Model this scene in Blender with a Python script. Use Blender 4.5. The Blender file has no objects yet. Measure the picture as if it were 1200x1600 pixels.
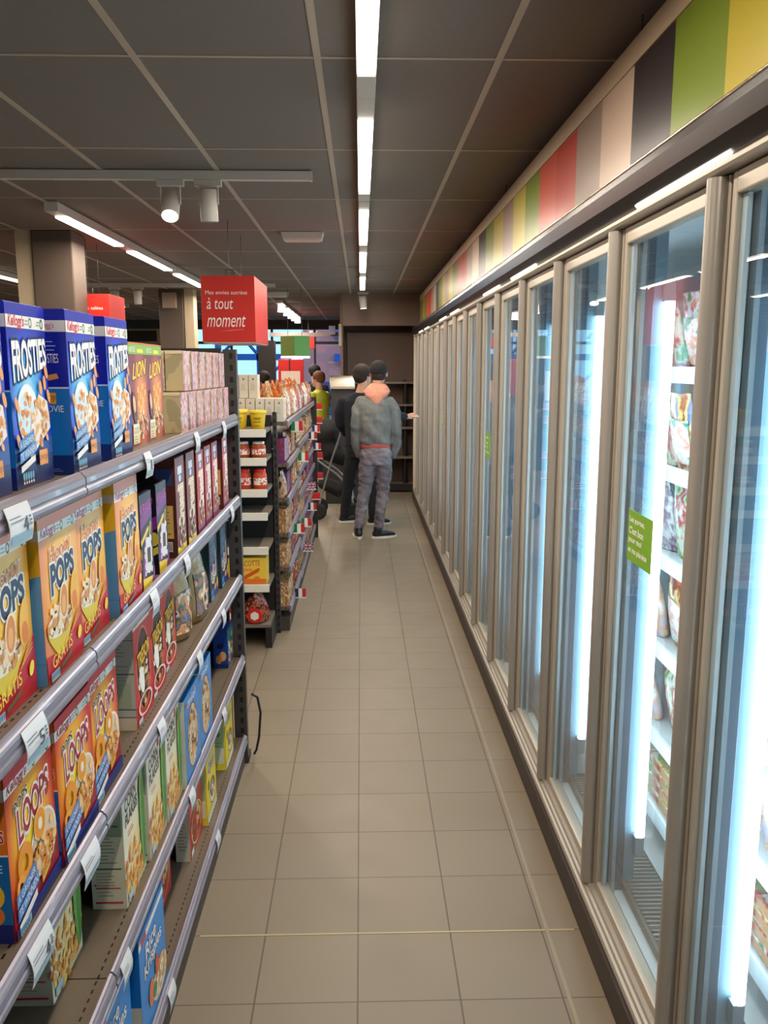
import bpy, math, random
from mathutils import Vector, Matrix, noise
PI = math.pi
sc = bpy.context.scene
col = sc.collection
random.seed(7)

# ------------------------------------------------------------------ camera
F = 1308.0
cam_d = bpy.data.cameras.new('camera')
cam = bpy.data.objects.new('camera', cam_d); col.objects.link(cam)
cam_d.sensor_fit = 'VERTICAL'; cam_d.sensor_height = 32.0; cam_d.lens = 32.0 * F / 1600.0
cam_d.clip_start = 0.02; cam_d.clip_end = 200
pitch = math.atan(228 / F); yaw = math.atan(36 * math.cos(pitch) / F)
cam.location = (0, 0, 1.82)
cam.rotation_euler = (PI / 2 - pitch, 0, -yaw)
sc.camera = cam

# ------------------------------------------------------------------ world and exposure
w = bpy.data.worlds.new('world'); sc.world = w; w.use_nodes = True
bg = w.node_tree.nodes['Background']
bg.inputs[0].default_value = (0.34, 0.66, 0.95, 1); bg.inputs[1].default_value = 1.5
sc.view_settings.view_transform = 'Standard'; sc.view_settings.look = 'None'
sc.view_settings.gamma = 1.0; sc.view_settings.use_curve_mapping = False
sc.view_settings.exposure = 0.42
try:
    sc.cycles.use_denoising = True
    sc.cycles.transparent_max_bounces = 32
    sc.cycles.max_bounces = 8
    sc.cycles.sample_clamp_indirect = 6.0
except Exception:
    pass
CEIL_LAMP = 19.0      # W per ceiling strip
WARM = (1.0, 0.86, 0.71)
TUBE = 9.0            # emission of the freezer tubes
COOL = (0.66, 0.88, 1.0)

# ------------------------------------------------------------------ materials
def lin(c):
    r = []
    for x in c[:3]:
        x = x / 255.0
        r.append(x / 12.92 if x <= 0.04045 else ((x + 0.055) / 1.055) ** 2.4)
    return (r[0], r[1], r[2], 1.0)
MC = {}
def mat(name, c, rough=0.5, metal=0.0, emit=0.0, ecol=None, coat=0.0, var=0.0, vscale=20.0, spec=None):
    if name in MC: return MC[name]
    m = bpy.data.materials.new(name); m.use_nodes = True; MC[name] = m
    nt = m.node_tree; b = nt.nodes['Principled BSDF']
    b.inputs['Base Color'].default_value = lin(c); b.inputs['Roughness'].default_value = rough
    b.inputs['Metallic'].default_value = metal
    if coat: b.inputs['Coat Weight'].default_value = coat
    if spec is not None: b.inputs['Specular IOR Level'].default_value = spec
    if emit:
        b.inputs['Emission Color'].default_value = (*(ecol or lin(c)[:3]), 1) if ecol else lin(c)
        b.inputs['Emission Strength'].default_value = emit
    if var:
        tc = nt.nodes.new('ShaderNodeTexCoord'); n = nt.nodes.new('ShaderNodeTexNoise')
        n.inputs['Scale'].default_value = vscale; n.inputs['Detail'].default_value = 4
        mr = nt.nodes.new('ShaderNodeMapRange')
        mr.inputs[1].default_value = 0.3; mr.inputs[2].default_value = 0.7
        mr.inputs[3].default_value = 1 - var; mr.inputs[4].default_value = 1 + var
        mx = nt.nodes.new('ShaderNodeVectorMath'); mx.operation = 'SCALE'
        mx.inputs[0].default_value = lin(c)[:3]
        nt.links.new(tc.outputs['Object'], n.inputs['Vector']); nt.links.new(n.outputs['Fac'], mr.inputs[0])
        nt.links.new(mr.outputs[0], mx.inputs['Scale']); nt.links.new(mx.outputs[0], b.inputs['Base Color'])
    return m
def P(c, rough=0.35):                      # flat printing ink / plain colour by rgb
    return mat('ink_%d_%d_%d_%d' % (*c[:3], int(rough * 100)), c, rough)
def mathn(nt, op, a, b=None, c=None):
    n = nt.nodes.new('ShaderNodeMath'); n.operation = op
    for i, x in enumerate((a, b, c)):
        if x is None: continue
        if hasattr(x, 'links'): nt.links.new(x, n.inputs[i])
        else: n.inputs[i].default_value = x
    return n.outputs[0]
def grad_mat(name, stops, cy, cz, ry, rz, rough=0.3):
    """printed radial colour blend round (cy, cz) in the carton's own metres"""
    if name in MC: return MC[name]
    m = bpy.data.materials.new(name); m.use_nodes = True; MC[name] = m
    nt = m.node_tree; b = nt.nodes['Principled BSDF']; b.inputs['Roughness'].default_value = rough
    tc = nt.nodes.new('ShaderNodeTexCoord'); sp = nt.nodes.new('ShaderNodeSeparateXYZ')
    nt.links.new(tc.outputs['Object'], sp.inputs[0])
    dy = mathn(nt, 'DIVIDE', mathn(nt, 'SUBTRACT', sp.outputs[1], cy), ry)
    dz = mathn(nt, 'DIVIDE', mathn(nt, 'SUBTRACT', sp.outputs[2], cz), rz)
    d = mathn(nt, 'SQRT', mathn(nt, 'ADD', mathn(nt, 'MULTIPLY', dy, dy), mathn(nt, 'MULTIPLY', dz, dz)))
    r = nt.nodes.new('ShaderNodeValToRGB'); nt.links.new(d, r.inputs[0])
    r.color_ramp.elements[0].position = stops[0][0]; r.color_ramp.elements[0].color = lin(stops[0][1])
    r.color_ramp.elements[1].position = stops[-1][0]; r.color_ramp.elements[1].color = lin(stops[-1][1])
    for p, c in stops[1:-1]:
        e = r.color_ramp.elements.new(p); e.color = lin(c)
    nt.links.new(r.outputs[0], b.inputs['Base Color'])
    return m
def pack_mat(name, cols, scale=22, rough=0.3, stretch=(1, 1, 1), detail=2, interp='CONSTANT'):
    """small busy print: patches of a few colours"""
    if name in MC: return MC[name]
    m = bpy.data.materials.new(name); m.use_nodes = True; MC[name] = m
    nt = m.node_tree; b = nt.nodes['Principled BSDF']; b.inputs['Roughness'].default_value = rough
    tc = nt.nodes.new('ShaderNodeTexCoord'); oi = nt.nodes.new('ShaderNodeObjectInfo')
    mp = nt.nodes.new('ShaderNodeMapping'); mp.inputs['Scale'].default_value = stretch
    ad = nt.nodes.new('ShaderNodeVectorMath'); ad.operation = 'ADD'
    sc_ = nt.nodes.new('ShaderNodeMath'); sc_.operation = 'MULTIPLY'; sc_.inputs[1].default_value = 9.0
    nt.links.new(oi.outputs['Random'], sc_.inputs[0]); nt.links.new(tc.outputs['Object'], mp.inputs[0])
    nt.links.new(mp.outputs[0], ad.inputs[0]); nt.links.new(sc_.outputs[0], ad.inputs[1])
    n = nt.nodes.new('ShaderNodeTexNoise'); n.inputs['Scale'].default_value = scale; n.inputs['Detail'].default_value = detail
    nt.links.new(ad.outputs[0], n.inputs['Vector'])
    r = nt.nodes.new('ShaderNodeValToRGB'); nt.links.new(n.outputs['Fac'], r.inputs[0]); r.color_ramp.interpolation = interp
    k = len(cols)
    pos = [0.0] + [0.36 + 0.28 * i / max(1, k - 2) for i in range(k - 1)]
    r.color_ramp.elements[0].color = lin(cols[0]); r.color_ramp.elements[0].position = 0
    r.color_ramp.elements[1].color = lin(cols[1]); r.color_ramp.elements[1].position = pos[1]
    for i in range(2, k):
        e = r.color_ramp.elements.new(pos[i]); e.color = lin(cols[i])
    nt.links.new(r.outputs[0], b.inputs['Base Color'])
    return m
def glass_mat(name, tint=(0.93, 0.98, 1.0), base=0.05, rough=0.0):
    if name in MC: return MC[name]
    m = bpy.data.materials.new(name); m.use_nodes = True; MC[name] = m
    nt = m.node_tree; nt.nodes.remove(nt.nodes['Principled BSDF']); out = nt.nodes['Material Output']
    tr = nt.nodes.new('ShaderNodeBsdfTransparent'); tr.inputs[0].default_value = (*tint, 1)
    gl = nt.nodes.new('ShaderNodeBsdfGlossy'); gl.inputs['Roughness'].default_value = rough
    ge = nt.nodes.new('ShaderNodeNewGeometry'); dt = nt.nodes.new('ShaderNodeVectorMath'); dt.operation = 'DOT_PRODUCT'
    nt.links.new(ge.outputs['Incoming'], dt.inputs[0]); nt.links.new(ge.outputs['Normal'], dt.inputs[1])
    c = mathn(nt, 'ABSOLUTE', dt.outputs['Value'])
    q = mathn(nt, 'POWER', mathn(nt, 'SUBTRACT', 1.0, c), 5.0)
    f = mathn(nt, 'ADD', mathn(nt, 'MULTIPLY', q, 1 - base), base)
    mx = nt.nodes.new('ShaderNodeMixShader'); nt.links.new(f, mx.inputs[0])
    nt.links.new(tr.outputs[0], mx.inputs[1]); nt.links.new(gl.outputs[0], mx.inputs[2]); nt.links.new(mx.outputs[0], out.inputs[0])
    return m

# ------------------------------------------------------------------ mesh builder
class MB:
    def __init__(s): s.v = []; s.f = []; s.m = []; s.s = []; s.off = Matrix.Identity(4)
    def add(s, vs, fs, m=0, smooth=False):
        k = len(s.v); s.v += [tuple(s.off @ Vector(p)) for p in vs]
        for f in fs: s.f.append([k + i for i in f]); s.m.append(m); s.s.append(smooth)
        return s
    def box(s, x0, x1, y0, y1, z0, z1, m=0):
        vs = [(x0, y0, z0), (x1, y0, z0), (x1, y1, z0), (x0, y1, z0), (x0, y0, z1), (x1, y0, z1), (x1, y1, z1), (x0, y1, z1)]
        return s.add(vs, [(0, 3, 2, 1), (4, 5, 6, 7), (0, 1, 5, 4), (1, 2, 6, 5), (2, 3, 7, 6), (3, 0, 4, 7)], m)
    def tube(s, p0, p1, r0, r1=None, n=12, m=0, smooth=True, caps=True):
        return s.path([p0, p1], [r0, r0 if r1 is None else r1], n, m, smooth, caps)
    def path(s, pts, r, n=10, m=0, smooth=True, caps=True, flat=1.0, ref=None):
        pts = [Vector(p) for p in pts]; rings = []
        for i, p in enumerate(pts):
            t = (pts[min(i + 1, len(pts) - 1)] - pts[max(i - 1, 0)]).normalized()
            a = Vector(ref) if ref is not None else (Vector((0, 0, 1)) if abs(t.z) < 0.7 else Vector((1, 0, 0)))
            if i and ref is None: a = u
            u = (a - t * a.dot(t)).normalized(); v = t.cross(u)
            rr = r[i] if isinstance(r, (list, tuple)) else r
            rings.append([p + u * (rr * math.cos(2 * PI * k / n)) + v * (rr * flat * math.sin(2 * PI * k / n)) for k in range(n)])
        return s.loft(rings, m, smooth, caps)
    def loft(s, rings, m=0, smooth=True, caps=True):
        n = len(rings[0]); vs = [p for r in rings for p in r]; fs = []
        for i in range(len(rings) - 1):
            for k in range(n):
                a = i * n + k; b = i * n + (k + 1) % n
                fs.append((a, b, b + n, a + n))
        s.add(vs, fs, m, smooth)
        if caps:
            s.add(rings[0], [tuple(range(n - 1, -1, -1))], m, False); s.add(rings[-1], [tuple(range(n))], m, False)
        return s
    def extr(s, prof, axis, a, b, m=0, smooth=False):
        """closed 2D profile swept along an axis; profile is in the two other axes in order"""
        def mk(t):
            if axis == 'Y': return [(p[0], t, p[1]) for p in prof]
            if axis == 'X': return [(t, p[0], p[1]) for p in prof]
            return [(p[0], p[1], t) for p in prof]
        r0, r1 = mk(a), mk(b); n = len(prof)
        s.loft([r0, r1], m, smooth, False)
        s.add(r0, [tuple(range(n - 1, -1, -1))], m); s.add(r1, [tuple(range(n))], m)
        return s
    def sphere(s, c, r, nu=12, nv=8, m=0, sc3=(1, 1, 1)):
        rings = []
        for j in range(nv + 1):
            t = PI * j / nv; t = min(max(t, 0.02), PI - 0.02)
            rings.append([(c[0] + r * sc3[0] * math.sin(t) * math.cos(2 * PI * k / nu), c[1] + r * sc3[1] * math.sin(t) * math.sin(2 * PI * k / nu), c[2] - r * sc3[2] * math.cos(t)) for k in range(nu)])
        return s.loft(rings, m, True, True)
    def mesh(s, name, mats):
        me = bpy.data.meshes.new(name); me.from_pydata(s.v, [], s.f)
        for m in (mats if isinstance(mats, (list, tuple)) else [mats]): me.materials.append(m)
        me.polygons.foreach_set('material_index', s.m); me.polygons.foreach_set('use_smooth', s.s); me.update()
        return me
    def build(s, name, mats, parent=None, bevel=0, loc=None, fixn=False):
        me = s.mesh(name, mats)
        if fixn:
            import bmesh
            bm = bmesh.new(); bm.from_mesh(me); bmesh.ops.recalc_face_normals(bm, faces=bm.faces); bm.to_mesh(me); bm.free()
        return ob(name, me, parent, bevel, loc)
def ob(name, me, parent=None, bevel=0, loc=None):
    o = bpy.data.objects.new(name, me); col.objects.link(o)
    if parent is not None: o.parent = parent
    if loc is not None: o.location = loc
    if bevel:
        b = o.modifiers.new('bevel', 'BEVEL'); b.width = bevel; b.segments = 2; b.limit_method = 'ANGLE'; b.angle_limit = 0.6
    return o
def tag(o, label=None, cat=None, group=None, kind=None):
    if label: o['label'] = label
    if cat: o['category'] = cat
    if group: o['group'] = group
    if kind: o['kind'] = kind
    return o
def thing(name, loc, label, cat, group=None, rz=0):
    o = bpy.data.objects.new(name, None); col.objects.link(o); o.location = loc; o.rotation_euler.z = rz
    o.empty_display_size = 0.05
    return tag(o, label, cat, group)
def dup(root, loc=None, rz=None, label=None, group=None):
    kids = [c for c in bpy.data.objects if c.parent == root]
    r = root.copy(); col.objects.link(r)
    if loc is not None: r.location = loc
    if rz is not None: r.rotation_euler.z = rz
    if label: r['label'] = label
    if group: r['group'] = group
    for k in KIDS.get(root.name, kids):
        c = k.copy(); col.objects.link(c); c.parent = r
        for g in [x for x in bpy.data.objects if x.parent == k]:
            d = g.copy(); col.objects.link(d); d.parent = c
    return r
KIDS = {}
def S(name, mb, mats, bevel=0):
    o = mb.build(name, mats, None, bevel); o['kind'] = 'structure'; return o

# ------------------------------------------------------------------ lettering
TC = {}
def textgeo(txt, off=0.0):
    k = (txt, round(off, 4))
    if k in TC: return TC[k]
    cu = bpy.data.curves.new('t', 'FONT'); cu.body = txt; cu.resolution_u = 3; cu.offset = off; cu.fill_mode = 'FRONT' if hasattr(cu, 'fill_mode') else cu.fill_mode
    o = bpy.data.objects.new('t', cu); col.objects.link(o)
    bpy.context.view_layer.update(); dg = bpy.context.evaluated_depsgraph_get()
    me = bpy.data.meshes.new_from_object(o.evaluated_get(dg))
    vs = [(v.co.x, v.co.y) for v in me.vertices]; fs = [tuple(p.vertices) for p in me.polygons]
    bpy.data.objects.remove(o); bpy.data.curves.remove(cu); bpy.data.meshes.remove(me)
    TC[k] = (vs, fs); return TC[k]
class Print:
    """flat printing laid on a face; (u right, v up) in metres"""
    def __init__(s): s.items = []; s.lay = 0
    def poly(s, pts, c, up=1):
        s.lay += up; s.items.append((list(pts), [tuple(range(len(pts)))], c if not isinstance(c, tuple) else P(c), s.lay)); return s
    def rect(s, u0, v0, u1, v1, c, slant=0):
        return s.poly([(u0, v0), (u1, v0 + slant), (u1, v1 + slant), (u0, v1)], c)
    def ell(s, cu, cv, ru, rv, c, n=18, rot=0, up=1):
        pts = []
        for k in range(n):
            a = 2 * PI * k / n; x = ru * math.cos(a); y = rv * math.sin(a)
            pts.append((cu + x * math.cos(rot) - y * math.sin(rot), cv + x * math.sin(rot) + y * math.cos(rot)))
        return s.poly(pts, c, up)
    def ring(s, cu, cv, ru, rv, t, c, n=20):
        s.lay += 1
        o = [(cu + ru * math.cos(2 * PI * k / n), cv + rv * math.sin(2 * PI * k / n)) for k in range(n)]
        i = [(cu + ru * t * math.cos(2 * PI * k / n), cv + rv * t * math.sin(2 * PI * k / n)) for k in range(n)]
        s.items.append((o + i, [(k, (k + 1) % n, n + (k + 1) % n, n + k) for k in range(n)], P(c) if isinstance(c, tuple) else c, s.lay)); return s
    def text(s, txt, u0, v0, u1, v1, c, out=None, ow=0.03, shear=0.0, rise=0.0, grow=0.0, rot=False, bold=None):
        base, _ = textgeo(txt)
        xs = [p[0] for p in base]; ys = [p[1] for p in base]; x0, x1, y0, y1 = min(xs), max(xs), min(ys), max(ys)
        def put(geo, cc):
            vs = []
            for x, y in geo[0]:
                a = (x - x0) / (x1 - x0); b = (y - y0) / (y1 - y0)
                if rot: pa, pb = 1 - b, a
                else: pa, pb = a, b
                vv = 0.5 + (pb - 0.5) * (1 + grow * (pa - 0.5) * 2)
                vs.append((u0 + (u1 - u0) * (pa + shear * pb), v0 + (v1 - v0) * vv + rise * pa))
            s.lay += 1; s.items.append((vs, geo[1], P(cc) if isinstance(cc, tuple) else cc, s.lay))
        bw = (0.022 if out else 0.0) if bold is None else bold
        if out: put(textgeo(txt, ow + bw), out)
        put(textgeo(txt, bw), c); return s
    def blobs(s, box, n, r, cols, asp=1.0, inside=None, seed=1):
        rn = random.Random(seed)
        for i in range(n):
            u = rn.uniform(box[0], box[2]); v = rn.uniform(box[1], box[3])
            if inside and not inside(u, v): continue
            rr = r * rn.uniform(0.7, 1.2); s.ell(u, v, rr, rr * asp, rn.choice(cols), 8, rn.uniform(0, 3), up=0 if i % 6 else 1)
        return s
    def lines(s, u0, v0, u1, n, dv, c, th=0.0025, seed=3):
        rn = random.Random(seed)
        for i in range(n): s.rect(u0, v0 - i * dv, u0 + (u1 - u0) * rn.uniform(0.55, 1), v0 - i * dv + th, c)
        return s
    def build(s, name, fn, parent, eps=0.00012):
        mb = MB(); mats = []
        for vs, fs, m, lay in s.items:
            if m not in mats: mats.append(m)
            mb.add([fn(u, v, 0.0003 + eps * lay) for u, v in vs], fs, mats.index(m))
        return mb.build(name, mats, parent)

# ================================================================== SETTING
M_ceil = None
def floor_mat():
    m = bpy.data.materials.new('floor_tiles'); m.use_nodes = True; nt = m.node_tree; b = nt.nodes['Principled BSDF']
    tc = nt.nodes.new('ShaderNodeTexCoord'); sp = nt.nodes.new('ShaderNodeSeparateXYZ'); nt.links.new(tc.outputs['Object'], sp.inputs[0])
    def groove(o, off, hw):
        f = mathn(nt, 'FRACT', mathn(nt, 'DIVIDE', mathn(nt, 'ADD', o, off), 0.30))
        d = mathn(nt, 'MINIMUM', f, mathn(nt, 'SUBTRACT', 1.0, f))
        return mathn(nt, 'LESS_THAN', d, hw / 0.30)
    gx = groove(sp.outputs[0], 30.018, 0.0026); gy = groove(sp.outputs[1], 30 - 2.153, 0.002)
    g = mathn(nt, 'MAXIMUM', gx, gy)
    def cell(o, off): return mathn(nt, 'FLOOR', mathn(nt, 'DIVIDE', mathn(nt, 'ADD', o, off), 0.30))
    cb = nt.nodes.new('ShaderNodeCombineXYZ'); nt.links.new(cell(sp.outputs[0], 30.018), cb.inputs[0]); nt.links.new(cell(sp.outputs[1], 30 - 2.153), cb.inputs[1])
    wn = nt.nodes.new('ShaderNodeTexWhiteNoise'); wn.noise_dimensions = '2D'; nt.links.new(cb.outputs[0], wn.inputs[0])
    n = nt.nodes.new('ShaderNodeTexNoise'); n.inputs['Scale'].default_value = 3.0; n.inputs['Detail'].default_value = 6
    nt.links.new(tc.outputs['Object'], n.inputs['Vector'])
    k = mathn(nt, 'ADD', mathn(nt, 'MULTIPLY', wn.outputs['Value'], 0.06), mathn(nt, 'MULTIPLY', n.outputs['Fac'], 0.16))
    k = mathn(nt, 'ADD', k, 0.87)
    vm = nt.nodes.new('ShaderNodeVectorMath'); vm.operation = 'SCALE'; vm.inputs[0].default_value = lin((130, 117, 98))[:3]
    nt.links.new(k, vm.inputs['Scale'])
    mx = nt.nodes.new('ShaderNodeMix'); mx.data_type = 'RGBA'; nt.links.new(g, mx.inputs[0]); nt.links.new(vm.outputs[0], mx.inputs[6])
    mx.inputs[7].default_value = lin((88, 74, 60)); nt.links.new(mx.outputs[2], b.inputs['Base Color'])
    n2 = nt.nodes.new('ShaderNodeTexNoise'); n2.inputs['Scale'].default_value = 6; nt.links.new(tc.outputs['Object'], n2.inputs['Vector'])
    rr = mathn(nt, 'ADD', mathn(nt, 'MULTIPLY', n2.outputs['Fac'], 0.2), 0.36)
    nt.links.new(rr, b.inputs['Roughness'])
    bp = nt.nodes.new('ShaderNodeBump'); bp.inputs['Strength'].default_value = 0.4; bp.inputs['Distance'].default_value = 0.002
    nt.links.new(mathn(nt, 'SUBTRACT', 1.0, g), bp.inputs['Height']); nt.links.new(bp.outputs[0], b.inputs['Normal'])
    return m
def ceil_mat():
    m = bpy.data.materials.new('ceiling_tiles'); m.use_nodes = True; nt = m.node_tree; b = nt.nodes['Principled BSDF']
    tc = nt.nodes.new('ShaderNodeTexCoord'); n = nt.nodes.new('ShaderNodeTexNoise'); n.inputs['Scale'].default_value = 60
    nt.links.new(tc.outputs['Object'], n.inputs['Vector'])
    vm = nt.nodes.new('ShaderNodeVectorMath'); vm.operation = 'SCALE'; vm.inputs[0].default_value = lin((128, 117, 108))[:3]
    nt.links.new(mathn(nt, 'ADD', mathn(nt, 'MULTIPLY', n.outputs['Fac'], 0.16), 0.92), vm.inputs['Scale'])
    nt.links.new(vm.outputs[0], b.inputs['Base Color']); b.inputs['Roughness'].default_value = 0.9
    return m
XL, XR, YB, YF, HC = -8.6, 1.62, -2.4, 19.0, 2.82
S('floor', MB().box(XL, XR, YB, YF, -0.1, 0), floor_mat())
cg = MB().box(XL, XR, YB, YF, HC, HC + 0.1, 0)
k = -14
while -0.139 + 0.6 * k < XR - 0.03:
    x = -0.139 + 0.6 * k
    if x > XL + 0.03: cg.box(x - 0.012, x + 0.012, YB + .01, YF - .01, HC - 0.004, HC + 0.002, 1)
    k += 1
k = -4
while 2.969 + 1.187 * k < YF - 0.1:
    y = 2.969 + 1.187 * k; cg.box(XL + .01, XR - .01, y - 0.0075, y + 0.0075, HC - 0.003, HC + 0.002, 1); k += 1
S('ceiling', cg, [ceil_mat(), mat('ceiling_grid', (186, 168, 148), 0.5)])
M_wall = mat('wall_paint_brown', (150, 124, 110), 0.85, var=0.05, vscale=3)
M_dark = mat('wall_dark', (46, 38, 34), 0.8)
S('wall_right', MB().box(XR, XR + 0.1, YB, YF, 0, HC), M_dark)
S('wall_left', MB().box(XL - 0.1, XL, YB, YF, 0, HC), mat('wall_paint_mauve', (120, 108, 122), 0.85))
S('wall_near', MB().box(XL, XR, YB - 0.1, YB, 0, HC), mat('wall_paint_taupe', (110, 100, 92), 0.85))
# the niche at the end of the aisle: bulkhead above, dark shelves below
wa = MB().box(-0.25, XR, 12.0, 12.16, 2.38, HC)
S('wall_bulkhead', wa, M_wall)
S('wall_niche', MB().box(-0.25, XR, 12.72, 12.82, 0, HC, 0).box(-0.29, -0.25, 12.0, 12.82, 0, HC, 0), mat('niche_board', (132, 108, 95), 0.7))
S('trim_1', MB().box(-0.31, -0.27, 11.98, 12.03, 2.10, 2.40), mat('trim_cream', (196, 178, 146), 0.5))
# far window wall
W0, W1, WY = XL, 0.2, YF
wf = MB().box(W0, W1 + 1.42, WY, WY + 0.15, 2.62, HC).box(W0, -5.9, WY, WY + 0.15, 0, 2.62).box(-0.2, XR, WY, WY + 0.15, 0, 2.62).box(-5.9, -0.2, WY, WY + 0.15, 0, 0.35)
S('wall_far', wf, mat('far_wall', (84, 84, 88), 0.8))
M_fr = mat('window_frame', (38, 42, 50), 0.4, 0.3)
wm = MB()
for x in (-5.9, -4.9, -3.9, -2.9, -2.0, -1.05, -0.24): wm.box(x, x + 0.05, WY + 0.03, WY + 0.10, 0.35, 2.62)
wm.box(-5.9, -0.2, WY + 0.03, WY + 0.10, 2.3, 2.36).box(-5.9, -0.2, WY + 0.03, WY + 0.10, 0.35, 0.41)
o = S('window_1', wm, M_fr)
g = MB().box(-5.88, -0.2, WY + 0.06, WY + 0.07, 0.38, 2.6).build('window_pane', glass_mat('window_glass'), o)
# light strip and tape on the floor
tag(MB().box(0.594, 0.606, 1.2, 11.0, 0.0, 0.0016).build('floor_strip', mat('floor_strip', (148, 134, 112), 0.5)), 'thin pale seam strip running along the floor beside the freezers', 'floor strip')
tag(MB().box(-0.53, 0.69, 2.447, 2.454, 0.0, 0.0012).build('floor_tape', mat('floor_tape', (176, 160, 118), 0.5)), 'thin yellowish tape line crossing the aisle floor', 'tape')

# ================================================================== CEILING LIGHTS
M_white = mat('white_lacquer', (214, 206, 196), 0.4)
M_dif = mat('lamp_diffuser', (255, 246, 230), 0.4, emit=4.2, ecol=(1.0, 0.90, 0.74))
M_dif2 = mat('lamp_diffuser_far', (255, 246, 230), 0.4, emit=4.2, ecol=(1.0, 0.93, 0.82))
def area(parent, loc, sx, sy, e, colr=WARM, rot=(0, 0, 0)):
    l = bpy.data.lights.new('lamp_glow', 'AREA'); l.shape = 'RECTANGLE'; l.size = sx; l.size_y = sy; l.energy = e; l.color = colr
    o = bpy.data.objects.new('lamp_glow', l); col.objects.link(o); o.parent = parent; o.location = loc; o.rotation_euler = rot
    return o
def strip_light(x, y0, y1, label, group, e=CEIL_LAMP, wd=0.066, ext=0.265):
    L = y1 - y0; t = thing('ceiling_light', (x, (y0 + y1) / 2, HC), label, 'ceiling light', group)
    MB().box(-wd / 2, wd / 2, -L / 2 - ext, L / 2 + ext, -0.062, -0.004).build('housing', M_white, t, 0.003)
    h = wd / 2 - 0.002
    MB().extr([(-h, -0.062), (h, -0.062), (h * 0.92, -0.074), (-h * 0.92, -0.074)], 'Y', -L / 2, L / 2).build('diffuser', M_dif, t)
    area(t, (0, 0, -0.078), wd * 0.8, L * 0.96, e)
for i, (a, b) in enumerate([(-0.9, 0.48), (1.0, 2.92), (3.45, 4.81), (5.36, 6.78), (7.30, 8.72), (9.26, 10.68)]):
    if i == 1: a = 1.52
    strip_light(0.022, a, b, ['slim ceiling strip light above the aisle, behind the camera', 'nearest lit ceiling strip above the aisle, cut by the top of the picture', 'second ceiling strip above the aisle, beyond a bare housing piece',
        'third ceiling strip above the aisle, beside the wide track', 'fourth short-looking ceiling strip far down the aisle', 'farthest ceiling strip above the aisle, just before the last spotlight'][i], 'strip lights above the freezer aisle')
lab = ['first and largest strip of the slanted row left of the track spots', 'second strip of the slanted row, over the red hanging sign\'s upper left', 'third strip of the slanted left row, ending at the red hanging sign', 'fourth strip of the left row, seen just right of the red sign', 'strip of the left row over the camera\'s left, out of frame', 'strip of the left row behind the camera']
for i, (a, b) in enumerate([(5.62, 6.90), (7.26, 8.62), (9.0, 10.4), (10.9, 12.3), (2.1, 3.7), (-0.4, 1.2)]):
    strip_light(-1.90, a, b, lab[i], 'strip lights above the next aisle', e=CEIL_LAMP * 1.0, wd=0.085, ext=.178)
lab = ['strip light at the left picture edge, left of the brown column', 'short strip light just right of the brown column', 'strip light of the far left row, beyond the red sign', 'strip light of the far left row nearer the camera, out of frame']
for i, (a, b) in enumerate([(8.6, 9.9), (10.4, 11.6), (12.6, 13.9), (3.4, 6.0)]):
    strip_light(-3.82, a, b, lab[i], 'strip lights of the far left row', e=CEIL_LAMP * 1.0, wd=0.09)
for i, y in enumerate((13.6, 14.6, 15.4, 16.2, 17.0)):
    t = thing('ceiling_light', (-1.25, y, HC), 'small bright lamp number %s of the diagonal row above the checkouts' % ['one, nearest', 'two', 'three, middle', 'four', 'five, farthest'][i], 'ceiling light', 'lamps above the checkouts')
    MB().box(-0.06, 0.06, -0.4, 0.4, -0.05, -0.004).build('housing', M_white, t)
    MB().tube((0, 0, -0.05), (0, 0, -0.16), 0.05, 0.06).build('lamp_head', M_dif2, t)
    area(t, (0, 0, -0.17), 0.1, 0.1, 16)

# tracks with spotlights
def track(x0, x1, y, label, spots, wd=0.035, hh=0.05):
    t = thing('light_track', ((x0 + x1) / 2, y, HC), label, 'light track')
    L = (x1 - x0) / 2
    MB().box(-L, L, -wd / 2, wd / 2, -hh, -0.004).build('rail', M_white, t, 0.002)
    MB().box(L - 0.004, L + 0.006, -wd / 2 - .002, wd / 2 + .002, -hh - .002, -0.003).build('end_cap', M_white, t)
    return t
def spot(x, y, lit, tilt, label, group, e=6):
    t = thing('track_spotlight', (x, y, HC - 0.05), label, 'spotlight', group)
    MB().box(-0.07, 0.07, -0.02, 0.02, -0.03, -0.0005).build('adapter', M_white, t, 0.002)
    MB().box(-0.052, -0.049, -0.009, 0.009, -0.12, -0.03).box(0.049, 0.052, -0.009, 0.009, -0.12, -0.03).build('bracket', M_white, t)
    c = Vector((0, 0, -0.12)); d = Vector(tilt).normalized()
    a = c - d * 0.075; b = c + d * 0.085
    mb = MB().path([a, a + d * .004, b - d * .003, b], [0.040, 0.045, 0.046, 0.044], 24)
    mb.build('lamp_body', M_white, t)
    if lit:
        MB().path([b - d * .001, b + d * 0.003], [0.040, 0.038], 20).build('lens', mat('spot_lens', (255, 250, 240), 0.3, emit=14, ecol=(1, .95, .88)), t)
        l = bpy.data.lights.new('spot_glow', 'SPOT'); l.energy = e * 12; l.color = (1, .86, .70); l.spot_size = 1.1; l.spot_blend = 0.6; l.shadow_soft_size = 0.035
        lo = bpy.data.objects.new('spot_glow', l); col.objects.link(lo); lo.parent = t; lo.location = b + d * 0.01
        lo.rotation_euler = d.to_track_quat('-Z', 'Y').to_euler()
    else:
        MB().path([b - d * .001, b + d * 0.002], [0.036, 0.034], 20).build('lens', P((60, 56, 54)), t)
track(-3.3, -0.255, 4.60, 'white ceiling track ending above the aisle, carrying two spotlights', 2)
spot(-0.985, 4.60, True, (0.03, -0.62, -0.8), 'lit white spotlight aimed towards the viewer, left of the pair', None, e=3)
spot(-0.79, 4.60, False, (0.01, 0.12, -1), 'unlit-looking white spotlight, right one of the pair on the track', None)
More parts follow.
